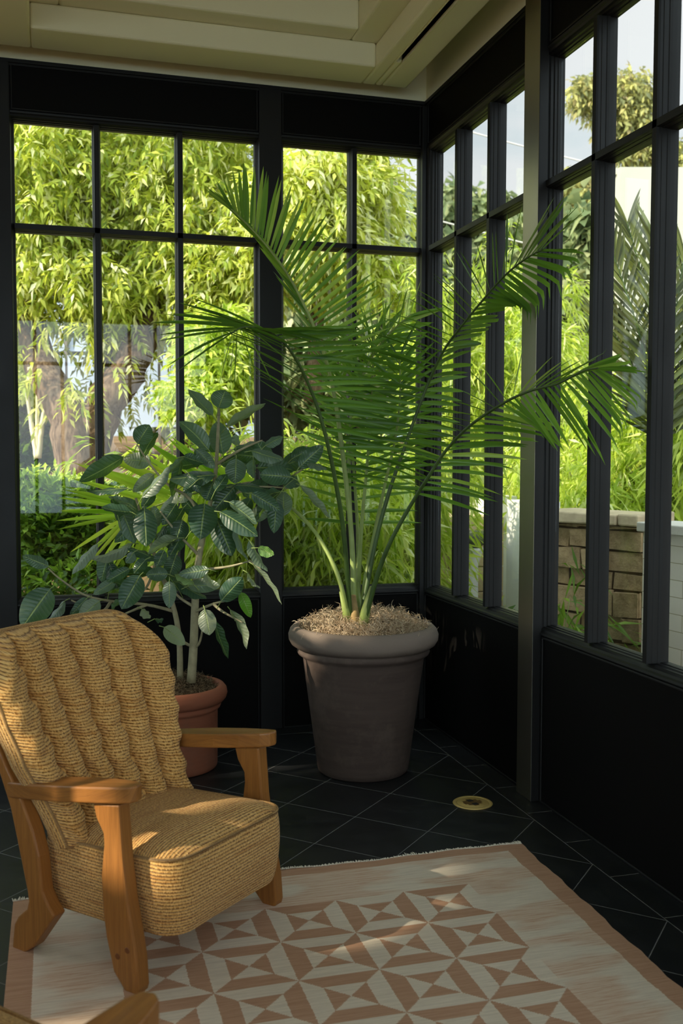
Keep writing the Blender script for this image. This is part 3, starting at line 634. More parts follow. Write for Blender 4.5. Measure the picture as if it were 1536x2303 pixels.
# leaf list: base, tip (frame pixels), apparent width, tone (backlight put into the lime ones)
K6 = lambda x, y: (x/2.194, 850+y/2.194)
LV6 = [((1050, 185), (930, 50), 60, .6), ((1078, 150), (1112, 55), 112, .45), ((1120, 240), (1310, 115), 46, .72), ((1030, 355), (885, 205), 85, .5), ((1100, 375), (1070, 205), 112, .5),
 ((678, 325), (737, 225), 98, .4), ((700, 392), (778, 260), 60, .3), ((610, 390), (392, 500), 86, .3), ((745, 415), (608, 395), 84, .68), ((760, 475), (655, 555), 62, .66), ((1062, 478), (835, 490), 76, .42),
 ((905, 388), (1010, 415), 52, .2), ((700, 590), (838, 425), 55, .62), ((830, 470), (910, 380), 30, .6), ((1165, 398), (1160, 515), 104, .5), ((1250, 400), (1252, 490), 46, .55), ((1150, 352), (1312, 310), 46, .3),
 ((1308, 335), (1396, 285), 50, .5), ((1240, 360), (1398, 395), 62, .55), ((1165, 332), (1168, 275), 50, .66), ((1438, 490), (1280, 470), 100, .35), ((1400, 520), (1482, 525), 54, .5),
 ((1330, 410), (1370, 505), 26, .6), ((1150, 532), (1330, 548), 46, .35), ((1240, 570), (1382, 645), 76, .35), ((1130, 612), (1268, 712), 60, .5), ((1085, 660), (1272, 770), 92, .3), ((1065, 690), (1145, 868), 120, .1),
 ((1010, 620), (988, 788), 148, .25), ((1055, 510), (1015, 600), 98, .3), ((970, 355), (1060, 440), 62, .55), ((630, 545), (430, 550), 34, .4), ((640, 622), (535, 580), 28, .6), ((650, 662), (500, 632), 50, .4), ((735, 680), (590, 706), 26, .6),
 ((875, 550), (738, 712), 58, .7), ((712, 640), (722, 822), 118, .15), ((905, 640), (830, 785), 62, .4), ((942, 550), (880, 612), 52, .72), ((880, 790), (730, 862), 52, .68), ((652, 815), (445, 882), 52, .68), ((482, 820), (355, 960), 46, .66),
 ((533, 870), (500, 1000), 82, .5), ((240, 930), (110, 870), 62, .45), ((248, 1040), (108, 1222), 150, .4), ((320, 1100), (215, 1212), 42, .62), ((430, 1085), (345, 1172), 54, .42), ((492, 1100), (390, 1182), 88, .66),
 ((640, 940), (525, 1000), 56, .3), ((573, 1000), (460, 1062), 56, .6), ((690, 975), (600, 1132), 118, .3), ((720, 895), (660, 960), 60, .1), ((830, 968), (720, 965), 70, .5), ((836, 1002), (835, 1130), 70, .6), ((1032, 945), (880, 962), 64, .5),
 ((955, 1018), (862, 962), 40, .9), ((870, 870), (835, 975), 90, .15), ((1015, 950), (1060, 1040), 30, .75), ((1090, 1102), (1196, 975), 98, .3), ((1188, 1058), (1237, 1176), 58, 1.), ((1272, 838), (1352, 868), 54, .95), ((1230, 800), (1320, 945), 46, .62),
 ((1250, 922), (1390, 1106), 22, .7), ((1220, 960), (1282, 1032), 20, .7), ((760, 1190), (806, 1186), 22, .2), ((700, 1140), (742, 1182), 42, .8), ((900, 700), (868, 802), 96, .1), ((810, 850), (772, 930), 62, .1), ((1180, 540), (1230, 592), 42, .5),
 ((1160, 722), (1222, 890), 30, .6), ((600, 1090), (550, 1142), 26, .5), ((1010, 1140), (1035, 1262), 90, .74), ((1056, 1195), (1125, 1375), 44, .15), ((1136, 1145), (1216, 1328), 44, .74), ((810, 1230), (912, 1310), 80, .82),
 ((760, 560), (700, 640), 60, .1), ((980, 500), (905, 560), 70, .15), ((1090, 430), (1170, 380), 60, .15), ((660, 860), (620, 910), 50, .5), ((930, 470), (985, 560), 60, .2), ((1020, 400), (960, 350), 60, .5), ((870, 620), (800, 720), 70, .1),
 ((640, 1060), (560, 1000), 46, .2), ((820, 760), (860, 850), 70, .1), ((1060, 560), (1120, 470), 60, .2), ((1440, 400), (1536, 345), 76, .2), ((1385, 560), (1300, 590), 40, .4), ((940, 760), (1010, 700), 60, .15)]
b = B(); r = random.Random(4)
def fig_leaf(base, tip, wpx, tone, d):
    p = at(*base, d); q = at(*tip, d+r.uniform(-.05, .03)); ax = q-p; L = np.linalg.norm(ax); ax /= L
    view = (p-CAM)/np.linalg.norm(p-CAM); s = np.cross(ax, view); s /= np.linalg.norm(s)
    wv = wpx/FPX*d; W = max(wv, min(.44*L, .10), .05) if wpx > 22 else max(wv*1.6, .04)
    ang = math.acos(min(1., wv/W))*(1 if r.random() < .5 else -1)
    nrm = np.cross(s, ax); s2 = s*math.cos(ang)+nrm*math.sin(ang); n2 = np.cross(s2, ax)
    nu, nv = 6, 12; P = []; U = []; bend = r.uniform(-.06, .10)
    for j in range(nv+1):
        t = j/nv; half = W*.5*(math.sin(PI*(t**.85))**.62 if 0 < t < 1 else .03); row = []; ur = []
        c = p+ax*L*t+n2*L*bend*math.sin(PI*t)+np.array([0, 0, -.05])*L*t*t
        for i in range(nu+1):
            u = -1+2*i/nu; row.append(c+s2*half*u+n2*(abs(u)**1.4*half*.35+.004*math.sin(t*16+u*3)*abs(u)-org[0]*0)-org); ur.append((u, t))
        P.append(row); U.append(ur)
    b.grid(P, U, 0, tone)
    # petiole
    back_ = p-ax*.03+np.array([0, 0, -.012]); 
    b.tube([back_-org, p-org, p+ax*L*.3-org], [.0022, .0018, .0012], 5, mi=1)
for (ba, ti, wd, tn) in LV6:
    fig_leaf(K6(*ba), K6(*ti), wd/2.194, tn, 4.42+r.uniform(-.12, .16)-(.12 if ba[0] < 500 else 0)-(.06 if ba[0] > 1200 else 0))
for (ba, ti, wd, tn) in [((672, 1052), (727, 998), 38, .35), ((690, 1042), (735, 1054), 14, .6), ((676, 1092), (742, 1160), 17, .68), ((640, 1095), (668, 1070), 30, .3)]:
    fig_leaf(ba, ti, wd, tn, 4.3)
for k in range(34):
    if k < 20: bx_, by_ = r.uniform(400, 640), r.uniform(985, 1180)
    else: bx_, by_ = r.uniform(230, 430), r.uniform(1140, 1340)
    an = r.uniform(0, 2*PI); ln = r.uniform(55, 92)
    fig_leaf((bx_, by_), (bx_+ln*math.cos(an), by_+ln*.8*math.sin(an)+8), r.uniform(20, 46), r.choice([.05, .12, .2, .3, .5, .62]), r.uniform(4.45, 4.66))
LEAFSTALK = plain('leaf_stalk_green', (132, 150, 84), .5, .3)
b.build('foliage', [FIG, LEAFSTALK], fic)

# ------------------------------------------------------------------ armchair (local x = forward, y = its left, z up)
def make_chair():
    root = empty('armchair', (-1.527, -2.245, 0), math.radians(-48))
    # front legs
    FL = [(-.118, .50), (-.106, .46), (-.080, .422), (-.078, .39), (-.090, .30), (-.084, .20), (-.073, .135), (-.047, .045), (-.004, 0), (.040, 0), (.046, .02), (.040, .10), (.026, .17), (.008, .25), (-.008, .36), (-.020, .512)]
    RLp = [(-.590, .70), (-.512, .54), (-.455, .42), (-.412, .272), (-.388, .185), (-.384, .160), (-.392, .134), (-.430, .102), (-.447, .076), (-.458, .0), (-.405, .0), (-.365, .028), (-.276, .141), (-.300, .165), (-.325, .20), (-.338, .30), (-.362, .37), (-.405, .45), (-.47, .54), (-.545, .66), (-.62, .82), (-.66, .83)]
    for s in (-1, 1):
        b = B(); b.prism(FL, lambda p, q, t: (p, t, q), s*.290, s*.335)
        lg = b.build('front_leg', WOOD, root, bevel=.006)
        for (fx, fz) in ((.006, .118), (-.030, .092)):
            c = B(); n = 14; y = s*.3352
            vs = [(fx+.0085*math.cos(2*PI*k/n), y, fz+.0085*math.sin(2*PI*k/n)) for k in range(n)]+[(fx+.0075*math.cos(2*PI*k/n), y+s*.0012, fz+.0075*math.sin(2*PI*k/n)) for k in range(n)]
            c.add(vs, [(k, (k+1) % n, n+(k+1) % n, n+k) for k in range(n)]+[tuple(range(n, 2*n))], [(v[0], v[2]*3) for v in vs])
            c.build('wooden_plug', DARKWOOD, lg)
        b = B(); b.prism(RLp, lambda p, q, t: (p, t, q), s*.290, s*.335)
        b.build('rear_leg', WOOD, root, bevel=.006)
        # arm: paddle outline in plan, sloping down to the back
        PL = [(-.470, .300), (-.45, .286), (-.40, .274), (-.30, .262), (-.18, .256), (-.08, .262), (-.005, .276), (.024, .290), (.031, .314), (.020, .334), (-.02, .345), (-.12, .354), (-.24, .358), (-.35, .352), (-.43, .342), (-.470, .335)]
        def top(x): return .572+.13*(x-.05)*(1-.25*(x-.05))
        n = len(PL); vs = [(x, s*y, top(x)-.046) for x, y in PL]+[(x, s*y, top(x)) for x, y in PL]
        uv = [(x, y*1.) for x, y in PL]+[(x, y+.02) for x, y in PL]
        b = B(); b.add(vs, [(i, (i+1) % n, n+(i+1) % n, n+i) for i in range(n)]+[tuple(range(n-1, -1, -1)), tuple(range(n, 2*n))], uv)
        b.build('arm', WOOD, root, bevel=.006, seg=3)
    b = B(); b.box(-.60, -.555, -.29, .29, .62, .68); b.build('back_rail', WOOD, root, bevel=.004)
    b = B(); b.box(-.43, -.41, -.29, .29, .16, .22); b.build('seat_rail', WOOD, root, bevel=.004)
    # seat: boxy cushion with rounded corners, piped top edge
    hs, f0, f1, rc = .266, -.425, .112, .085
    def outline(n, grow=0.):
        pts = []
        for (cx, cy, a0) in ((f1-rc, hs-rc, 0), (f0+rc, hs-rc, PI/2), (f0+rc, -hs+rc, PI), (f1-rc, -hs+rc, 1.5*PI)):
            for k in range(n+1):
                a = a0+PI/2*k/n; pts.append((cx+(rc+grow)*math.cos(a), cy+(rc+grow)*math.sin(a)))
        # subdivide straight runs
        out = []
        for i, p in enumerate(pts):
            q = pts[(i+1) % len(pts)]; d = math.hypot(q[0]-p[0], q[1]-p[1]); m = max(1, int(d/.03))
            out += [(p[0]+(q[0]-p[0])*j/m, p[1]+(q[1]-p[1])*j/m) for j in range(m)]
        return out
    def ztop(x): return .352+.05*(x-.12)*.9
    O = outline(8); n = len(O); side = []; uvs = []; per = [0]
    for i in range(n): per.append(per[-1]+math.hypot(O[(i+1) % n][0]-O[i][0], O[(i+1) % n][1]-O[i][1]))
    b = B(); NZ = 16
    for j in range(NZ+1):
        v = j/NZ; row = []; ur = []
        for i in range(n+1):
            x, y = O[i % n]; zb = .135-.03*(y < 0)*0+.0*x+(-.012)*(1 if x < -.1 else 0)
            bul = .012*math.sin(PI*v)**.6+.006*math.sin(PI*v)*math.cos(y*6)
            cx, cy = -.14, 0; dx, dy = x-cx, y-cy; dl = math.hypot(dx, dy); z = zb+(ztop(x)-zb)*v
            inset = .014*(1-v)**2
            row.append((x+dx/dl*(bul-inset), y+dy/dl*(bul*.6-inset), z)); ur.append((per[i], z))
        side.append(row); uvs.append(ur)
    b.grid(side, uvs)
    top = []; tuv = []; NR = 14
    for j in range(NR+1):
        k = 1-j/NR; row = []; ur = []
        for i in range(n+1):
            x, y = side[-1][i][0], side[-1][i][1]; X = -.14+(x+.14)*k; Y = y*k
            dome = .030*(1-k**3.5)+.012*(1-k**8)
            z = ztop(X)+dome; row.append((X, Y, z)); ur.append((Y, X+z*.2))
        top.append(row); tuv.append(ur)
    b.grid(top, tuv)
    bot = [side[0], [(-.14+(p[0]+.14)*.05, p[1]*.05, .125) for p in side[0]]]
    b.grid(bot, [[(p[0], p[1]) for p in rr] for rr in bot])
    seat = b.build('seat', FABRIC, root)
    b = B(); b.tube([(p[0], p[1], p[2]+.002) for p in side[-1]], .0052, 7); b.build('piping', FABRIC, seat)
    # back cushion
    def hw(v): return float(np.interp(v, [0, .18, .34, .5, .75, .9, 1], [.255, .266, .284, .322, .356, .362, .350]))
    def zt(u): return .918+.012*u*u-.13*max(0, (abs(u)-.58)/.42)**2.6
    def f_of(s, z): return -.33-(z-.36)*.44+.48*s*s
    NU, NV = 120, 84; Pf = []; Uf = []; Pb = []
    zb = lambda u: .295+.03*abs(u)**3
    grooves = [-2/3, -1/3, 0, 1/3, 2/3]
    def surf(u, v):
        z = zb(u)+(zt(u)-zb(u))*v; s = hw(v)*u-.034*(.5+.5*min(1, v/.4)) + (.010*u if v < .4 else .010*u*max(0, 1-(v-.4)*5))
        ph = (u+1)*3; fr = ph-math.floor(ph); k = int(round(ph))
        wav = .5-.5*math.cos(2*PI*(v*6.2+(.5 if k % 2 else 0)))       # pinch rows between buttons
        g = abs(2*fr-1); edge = max(0, (abs(u)-.93)/.07)
        bul = .056*(1-g**(3.0+1.2*wav))+.008*wav*(1-g**6)
        if ph < .5 or ph > 5.5: bul = max(bul, .042-.0*g)*(1-edge**2.2)+.004
        e2 = max(0, (v-.93)/.07); e3 = max(0, (.07-v)/.07)
        bul *= (1-.9*e2**2)*(1-.8*e3**2)
        f = f_of(s, z)+bul-.020*e2**2.5; z2 = z-bul*.02
        return (f, s+.006*math.sin(v*39+k)*(1-edge)*(g > .5), z2)
    for i in range(NU+1):
        u = -1+2*i/NU; Pf.append([]); Uf.append([]); Pb.append([])
        for j in range(NV+1):
            v = j/NV; p = surf(u, v); Pf[-1].append(p); Uf[-1].append((p[1], p[2]*1.08-.10*u*u*0+p[0]*.12))
            q = (f_of(p[1], p[2])-.075, p[1]*.97, p[2]-.02*v); Pb[-1].append(q)
    b = B(); b.grid(Pf, Uf); b.grid(Pb, Uf)
    ring = [(i, 0) for i in range(NU+1)]+[(NU, j) for j in range(1, NV+1)]+[(i, NV) for i in range(NU-1, -1, -1)]+[(0, j) for j in range(NV-1, -1, -1)]
    G = []; GU = []; L = 0; prev = None
    for (i, j) in ring:
        p = np.array(Pf[i][j]); q = np.array(Pb[i][j])
        if prev is not None: L += np.linalg.norm(p-prev)
        prev = p; c = np.array([-.45, 0, .62]); row = []; ur = []
        for k in range(7):
            t = k/6; m = p+(q-p)*t; o = m-c; o[0] = 0; o /= np.linalg.norm(o)+1e-9; m = m+o*.014*math.sin(PI*t); row.append(tuple(m)); ur.append((L, .5+t*np.linalg.norm(q-p)))
        G.append(row); GU.append(ur)
    b.grid(G, GU)
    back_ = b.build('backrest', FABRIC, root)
    b = B(); b.tube([Pf[i][j] for (i, j) in ring], .005, 7); b.build('piping', FABRIC, back_)
    for gi, g in enumerate(grooves):
        for k in range(5):
            v = (k+.62+(.0 if gi % 2 else .35))/6.2+.02
            p = surf(g, v); b = B(); b.lathe([(.0, .0075), (.006, .0065), (.0105, .003), (.0115, -.002), (.009, -.007)], n=14)
            o = b.build('button', FABRIC, back_); o.location = (p[0]+.016, p[1], p[2]+.004); o.rotation_euler = (0, math.radians(64), 0)
    return root
chair = make_chair()
tag(chair, 'oak armchair with ribbed golden channel-back cushions standing whole on the rug', 'armchair')
def dup(root, loc, rz):
    r2 = root.copy(); C.objects.link(r2); r2.location = loc; r2.rotation_euler = (0, 0, rz)
    for ch in list(root.children):
        c = ch.copy(); C.objects.link(c); c.parent = r2
        for g in list(ch.children):
            d = g.copy(); C.objects.link(d); d.parent = c
    return r2
a2 = math.radians(42)
tipw = np.array([-1.797, -3.545]); tl = np.array([.024, -.318])
o2 = tipw-np.array([tl[0]*math.cos(a2)-tl[1]*math.sin(a2), tl[0]*math.sin(a2)+tl[1]*math.cos(a2)])
ch2 = dup(chair, (o2[0], o2[1], 0), a2)
tag(ch2, 'armchair at the bottom edge showing only its blurred oak arm tip', 'armchair')

# ------------------------------------------------------------------ garden
GRASS = plain('garden_soil_and_leaf_litter', (120, 96, 70), .95, .1, bump=.5, var=.45, nscale=2.5)
PAVE = plain('pale_paving', (206, 200, 190), .8, .2, bump=.1, var=.08, nscale=5)
def make_bark():
    m = M('rough_tree_bark'); o = m.obj(); n = m.noise(o, 1, 8, .75, (22, 22, 5)); n2 = m.noise(o, 3, 4)
    c = m.mix(m.ramp(n, .38, .62), lin((92, 72, 56)), lin((178, 150, 124))); c = m.mix(m.ma('MULTIPLY', m.ramp(n2, .45, .65), .5), c, lin((122, 96, 72)))
    return m.done(m.bsdf(c, .95, .1, normal=m.bump(n, 1., .06)))
TBARK = make_bark()
def terr(x, y):
    def sm(a, b_, v): t = min(1, max(0, (v-a)/(b_-a))); return t*t*(3-2*t)
    hb = 1.25*sm(1.6, 4.2, y); hr = 1.05*sm(1.9, 2.2, x)*sm(-9, -2.2, -abs(y))
    return -.10+max(hb, hr if x > 1 else 0)+.8*sm(9, 22, y)
b = B(); xs = [-26+i*.8 for i in range(70)]; ys = [-16+j*.8 for j in range(62)]
P = [[(x, y, terr(x, y)-(.0 if (x < -4.6 or x > .2 or y > .2 or y < -7.8) else .3)) for y in ys] for x in xs]
b.grid(P); struct(b.build('ground', GRASS)); bpy.data.objects['ground']['kind'] = 'structure'
def ball(n, c, rad, surf=.5):
    v = rng.normal(size=(n, 3)); v /= np.linalg.norm(v, axis=1)[:, None]
    q = rng.random(n)**(1/3*surf+0.001); return np.array(c)+v*q[:, None]*np.array(rad)
def sprays(blobs, per, nleaf, spread, down, L, W):
    """compound leaves hanging from points in blobs"""
    Ps, Ds = [], []
    for c, rad, n in blobs:
        base = ball(n, c, rad); d = rng.normal(size=(n, 3))*.7; d[:, 2] = -down+rng.normal(size=n)*.35; d /= np.linalg.norm(d, axis=1)[:, None]
        sd = np.cross(d, rng.normal(size=(n, 3))); sd /= np.linalg.norm(sd, axis=1)[:, None]
        for k in range(nleaf):
            t = (k//2+1)/(nleaf/2+.5); s = 1 if k % 2 else -1
            if k == nleaf-1: s = 0
            Ps.append(base+d*spread*t); Ds.append(d*.75+sd*s*.75+rng.normal(size=(n, 3))*.15)
    return np.concatenate(Ps), np.concatenate(Ds)
def tree(name, label, cat, mat, blobs, trunk=None, bark=TBARK, nleaf=11, spread=.32, down=.8, L=.115, W=.034, rnd=None, group=None, droop=.3, base=None, simple=False, carve=None):
    c0 = base if base is not None else (blobs[0][0][0], blobs[0][0][1], terr(blobs[0][0][0], blobs[0][0][1])-.05)
    root = tag(empty(name, c0), label, cat, group); o3 = np.array(c0)
    if simple:
        P = np.concatenate([ball(n, c, r) for c, r, n in blobs]); D = rng.normal(size=P.shape); D[:, 2] += -down
    else: P, D = sprays(blobs, 0, nleaf, spread, down, L, W)
    if carve:                      # gaps cut along sun rays so patches land on chosen spots
        keep = np.ones(len(P), bool); sd_ = SUN_FROM/np.linalg.norm(SUN_FROM)
        for tgt, rad_ in carve:
            v_ = P-np.array(tgt); v_ = v_-np.outer(v_@sd_, sd_); keep &= (np.linalg.norm(v_, axis=1) > rad_)
        P = P[keep]; D = D[keep]
    ok_ = ~((P[:, 0] > LW_X-.4) & (P[:, 0] < .3) & (P[:, 1] < .3) & (P[:, 1] > RW_Y-.4)); P = P[ok_]; D = D[ok_]
    n = len(P); N = rng.normal(size=(n, 3))*.6+np.array([0, 0, 1.])
    rv = rng.random(n) if rnd is None else np.clip(rnd[0]+rng.normal(size=n)*rnd[1], 0, 1)
    leaves('crown', mat, P-o3, D, N, L*rng.uniform(.7, 1.2, n), W*rng.uniform(.8, 1.2, n), root, rv, droop)
    for t in (trunk or []):
        b = B(); pts, r0, r1 = t; P2 = np.array(pts); m = 18; PP = []
        for k in range(m):
            u = k/(m-1)*(len(P2)-1); i = min(int(u), len(P2)-2); PP.append(P2[i]+(P2[i+1]-P2[i])*(u-i)-o3+rng.normal(size=3)*r0*.05)
        b.tube(PP, [r0+(r1-r0)*k/(m-1) for k in range(m)], 12); b.build('trunk', bark, root)
    return root
YG = leafmat('yellow_green_leaf', [(104, 128, 56), (162, 180, 74), (216, 220, 102), (250, 246, 206)], .5, .5, False, (216, 220, 60))  # palest tone paints cream highlights into the leaf colour
LIME = leafmat('lime_bamboo_leaf', [(122, 150, 48), (174, 194, 66), (214, 222, 96), (242, 244, 186)], .5, .5, False, (200, 226, 60))
DARKG = leafmat('mid_green_leaf', [(44, 70, 26), (76, 108, 36), (120, 152, 50), (170, 196, 80)], .4, .45, False, (160, 200, 50))
OAK = leafmat('grey_green_oak_leaf', [(92, 108, 72), (130, 144, 96), (170, 176, 124), (196, 196, 150)], .35, .6)
GOLD = leafmat('golden_leaf', [(110, 114, 80), (158, 158, 104), (196, 190, 110), (170, 152, 110)], .4, .6)
def blob(px, py, d, rx, ry, n, rd=None): c = at(px, py, d); return (c, (rx/FPX*d, (rd or rx/FPX*d), ry/FPX*d), n)
# the big forked tree in front of the left window
def AT(l): return [at(*p) for p in l]
tree('pecan_tree', 'large forked tree with rough trunk and hanging yellow-green leaves outside left window', 'tree', YG,
     [blob(80, 400, 9.2, 160, 190, 760), blob(240, 400, 9.6, 160, 170, 700), blob(420, 430, 9.4, 150, 190, 760), blob(200, 820, 9.2, 150, 120, 70), blob(160, 620, 9.2, 170, 70, 260), blob(330, 660, 9.6, 150, 100, 300), blob(500, 560, 9.2, 120, 140, 430), blob(-120, 500, 9.4, 200, 300, 500), blob(300, 150, 9.6, 400, 150, 700)],
     [(AT([(178, 1075, 9.0), (168, 1000, 9.0), (150, 930, 9.0), (112, 860, 9.1), (82, 790, 9.3), (66, 700, 9.5), (40, 560, 9.6)]), 0.21, .11), (AT([(182, 1050, 9.05), (205, 980, 9.05), (235, 900, 9.1), (290, 830, 9.2), (325, 750, 9.4), (380, 640, 9.9), (392, 470, 10), (420, 330, 10)]), .22, .09),
      (AT([(235, 900, 9.65), (250, 760, 10), (240, 640, 10.2), (250, 480, 10.3)]), .10, .12), (AT([(380, 640, 9.9), (330, 540, 10), (300, 440, 10), (250, 330, 10)]), .1, .05)], rnd=(.5, .3), base=tuple(at(178, 1075, 9.6)))
tree('pecan_tree', 'bright yellow tree reaching behind the window beside the corner', 'tree', YG,
     [blob(700, 420, 8.6, 110, 130, 640), blob(800, 380, 8.8, 70, 90, 300), blob(840, 470, 9, 50, 100, 90), blob(720, 560, 9, 160, 70, 340), blob(880, 600, 9, 70, 60, 70), blob(760, 200, 9, 200, 100, 400), blob(600, 520, 9, 90, 120, 260)],
     [(AT([(700, 900, 9.4), (715, 700, 9.4), (730, 500, 9.3), (770, 300, 9.2)]), .08, .04)], rnd=(.68, .25), L=.115, W=.034, base=tuple(at(700, 1000, 9.4)))
# backdrop trees
tree('oak_tree', 'dusty green bushy tree far behind the forked trunk', 'tree', OAK, [blob(60, 600, 17, 330, 330, 2200), blob(420, 640, 16, 260, 300, 1800), blob(760, 720, 16, 240, 230, 1500)], [(AT([(420, 1000, 16), (430, 800, 16), (440, 600, 16)]), .2, .1)], L=.26, W=.13, rnd=(.4, .25), simple=False, nleaf=5, spread=.4)
tree('oak_tree', 'hazy grey-green oak beyond the corner windows', 'tree', OAK, [blob(900, 520, 24, 100, 100, 900), blob(1010, 560, 24, 120, 160, 1200), blob(1120, 620, 24, 150, 200, 1500), blob(1290, 560, 25, 130, 150, 1300), blob(1240, 800, 24, 260, 180, 1900), blob(1330, 620, 14, 55, 190, 900)], [(AT([(1130, 1000, 24), (1120, 800, 24), (1120, 600, 24)]), .25, .1)], L=.36, W=.18, rnd=(.45, .25), nleaf=4, spread=.5)
tree('cottonwood_tree', 'tall thin golden tree standing against the sky at right', 'tree', GOLD, [blob(1410, 205, 20, 52, 50, 330), blob(1375, 260, 20, 45, 45, 130), blob(1440, 265, 20, 45, 60, 260), blob(1318, 200, 20, 32, 36, 150), blob(1415, 330, 20, 50, 30, 90), blob(1330, 470, 20, 60, 90, 330), blob(1280, 420, 20, 40, 60, 160), blob(1500, 360, 20, 50, 50, 240)],
     [(AT([(1430, 1000, 20), (1425, 600, 20), (1420, 400, 20), (1415, 300, 20), (1400, 220, 20)]), .16, .04), (AT([(1418, 340, 20), (1395, 290, 20), (1370, 265, 20)]), .06, .03)], L=.17, W=.075, rnd=(.5, .25), nleaf=5, spread=.3, base=tuple(at(1430, 1000, 20)))
# bamboo clumps outside the back windows and the right windows
def bamboo(label, culms, n, mat=LIME, L=.14, W=.020, rnd=(.55, .25), group=None, arch=.5, name='bamboo'):
    base = culms[0][0]; root = tag(empty(name, base), label, 'bamboo', group); o3 = np.array(base); Ps = []; Ds = []
    b = B()
    for (p, h, lean) in culms:
        p = np.array(p); lean = np.array(lean); m = 12; pts = [p+np.array([0, 0, h*t])*(1-.25*t)+lean*h*arch*t*t for t in np.linspace(0, 1, m)]
        b.tube([q-o3 for q in pts], [.008*(1-.8*k/(m-1)) for k in range(m)], 5)
        k = max(4, int(n/len(culms))); t = .18+.82*rng.random(k)**.8
        i = np.minimum((t*(m-1)).astype(int), m-2); PP = np.array(pts); q = PP[i]+(PP[i+1]-PP[i])*((t*(m-1)-i)[:, None])
        off = rng.normal(size=(k, 3))*np.array([.13, .13, .09]); q = q+off
        for j in range(6):
            Ps.append(q+rng.normal(size=(k, 3))*.025); d = off*2.5+rng.normal(size=(k, 3))*.45+lean*.8; d[:, 2] -= .35; Ds.append(d)
    P = np.concatenate(Ps); D = np.concatenate(Ds); ok_ = ~((P[:, 0] < .22) & (P[:, 1] < .22)); P = P[ok_]; D = D[ok_]; nn = len(P)
    leaves('foliage', mat, P-o3, D, rng.normal(size=(nn, 3))*.7+np.array([0, 0, 1]), L*rng.uniform(.6, 1.3, nn), W*rng.uniform(.8, 1.3, nn), root, np.clip(rnd[0]+rng.normal(size=nn)*rnd[1], 0, 1), .5)
    b.build('culms', STEM, root); return root
def culm_row(n, px0, px1, d0, d1, h0, h1, lean=(0, -.4, 0), zoff=None):
    out = []
    for k in range(n):
        px = random.uniform(px0, px1); d = random.uniform(d0, d1); p = at(px, 1200, d); z = terr(p[0], p[1])-.03
        out.append(((p[0], p[1], z), random.uniform(h0, h1), (lean[0]+random.gauss(0, .35), lean[1]+random.gauss(0, .2), 0)))
    return out
bamboo('feathery lime bamboo filling the view behind the fig pot', culm_row(26, 430, 640, 6.1, 7.2, 1.4, 2.3), 1500)
bamboo('feathery lime bamboo clump directly behind the tall palm', culm_row(40, 640, 930, 5.9, 7.0, 1.5, 2.3, (-.1, -.15, 0)), 2600)
bamboo('lime bamboo seen through the narrow panes next the corner', culm_row(34, 960, 1200, 8.4, 9.6, 2.2, 3.4, (0, -.1, 0)), 2600)
bamboo('lime bamboo arching over the rough stone wall', culm_row(44, 1190, 1420, 7.0, 8.2, 1.3, 2.3, (.1, -.4, 0)), 2800)
bamboo('lime bamboo over the white block wall at the right edge', culm_row(26, 1400, 1620, 6.4, 7.4, .7, 1.4, (-.1, -.3, 0)), 1300, L=.17, W=.024)
bamboo('low dark bamboo at the foot of the corner panes', culm_row(16, 985, 1200, 5.5, 6.2, .3, .75), 380, mat=DARKG, L=.17, W=.03, rnd=(.5, .25), name='low_bamboo')
bamboo('dark bamboo leaves in front of the rough stone wall', [((at(1262, 1400, 5.35)[0], at(1262, 1400, 5.35)[1], -.05), 1.0, (.1, 0, 0)), ((at(1268, 1400, 5.4)[0], at(1268, 1400, 5.4)[1], -.05), .7, (.1, 0, 0))], 60, mat=DARKG, L=.18, W=.02, rnd=(.4, .25), name='low_bamboo')
# hedge and shrubs below the left window
tree('garden_shrub', 'dense leafy hedge shrub low outside the left window', 'shrub', DARKG, [blob(110, 1200, 6.4, 110, 110, 900), blob(230, 1180, 6.4, 90, 90, 500), blob(60, 1150, 6.6, 80, 70, 400), blob(-60, 1180, 6.5, 120, 120, 500), blob(140, 1320, 6.1, 160, 60, 500)], nleaf=5, spread=.10, down=-.2, L=.075, W=.03, rnd=(.42, .28), base=(at(110, 1250, 6.4)[0], at(110, 1250, 6.4)[1], 0.), droop=0)
tree('garden_shrub', 'small sunny shrub on the bank below the forked trunk', 'shrub', LIME, [blob(190, 1125, 7.4, 90, 40, 420), blob(100, 1085, 7.4, 70, 20, 150), blob(330, 1200, 7, 110, 80, 420), blob(450, 1230, 6.6, 90, 60, 240)], nleaf=5, spread=.08, down=-.1, L=.07, W=.028, rnd=(.5, .25), base=(at(190, 1180, 7.4)[0], at(190, 1180, 7.4)[1], .5), droop=0)
tree('flowering_shrub', 'pale many-stemmed shrub at the left edge behind the trunk', 'shrub', LIME, [blob(72, 850, 9.6, 22, 60, 90), blob(56, 780, 9.6, 20, 50, 70)], [(AT([(84, 1030, 9.3), (72, 960, 9.3), (60, 880, 9.3)]), .03, .015), (AT([(86, 1030, 9.3), (95, 950, 9.3), (108, 880, 9.3)]), .03, .015), (AT([(85, 1030, 9.3), (84, 940, 9.3), (84, 860, 9.3)]), .025, .012)], bark=plain('pale_stems', (214, 206, 170), .8, .1), nleaf=5, spread=.12, down=0, L=.09, W=.045, rnd=(.85, .15), base=tuple(at(84, 1030, 9.3)))
tree('garden_shrub', 'tall sunny lime shrub behind the top of the fig tree', 'shrub', LIME, [blob(500, 800, 8.6, 90, 110, 800), blob(440, 900, 8.4, 70, 60, 300)], nleaf=7, spread=.14, down=.2, L=.10, W=.03, rnd=(.55, .3), base=tuple(at(500, 1000, 8.6)), droop=.3)
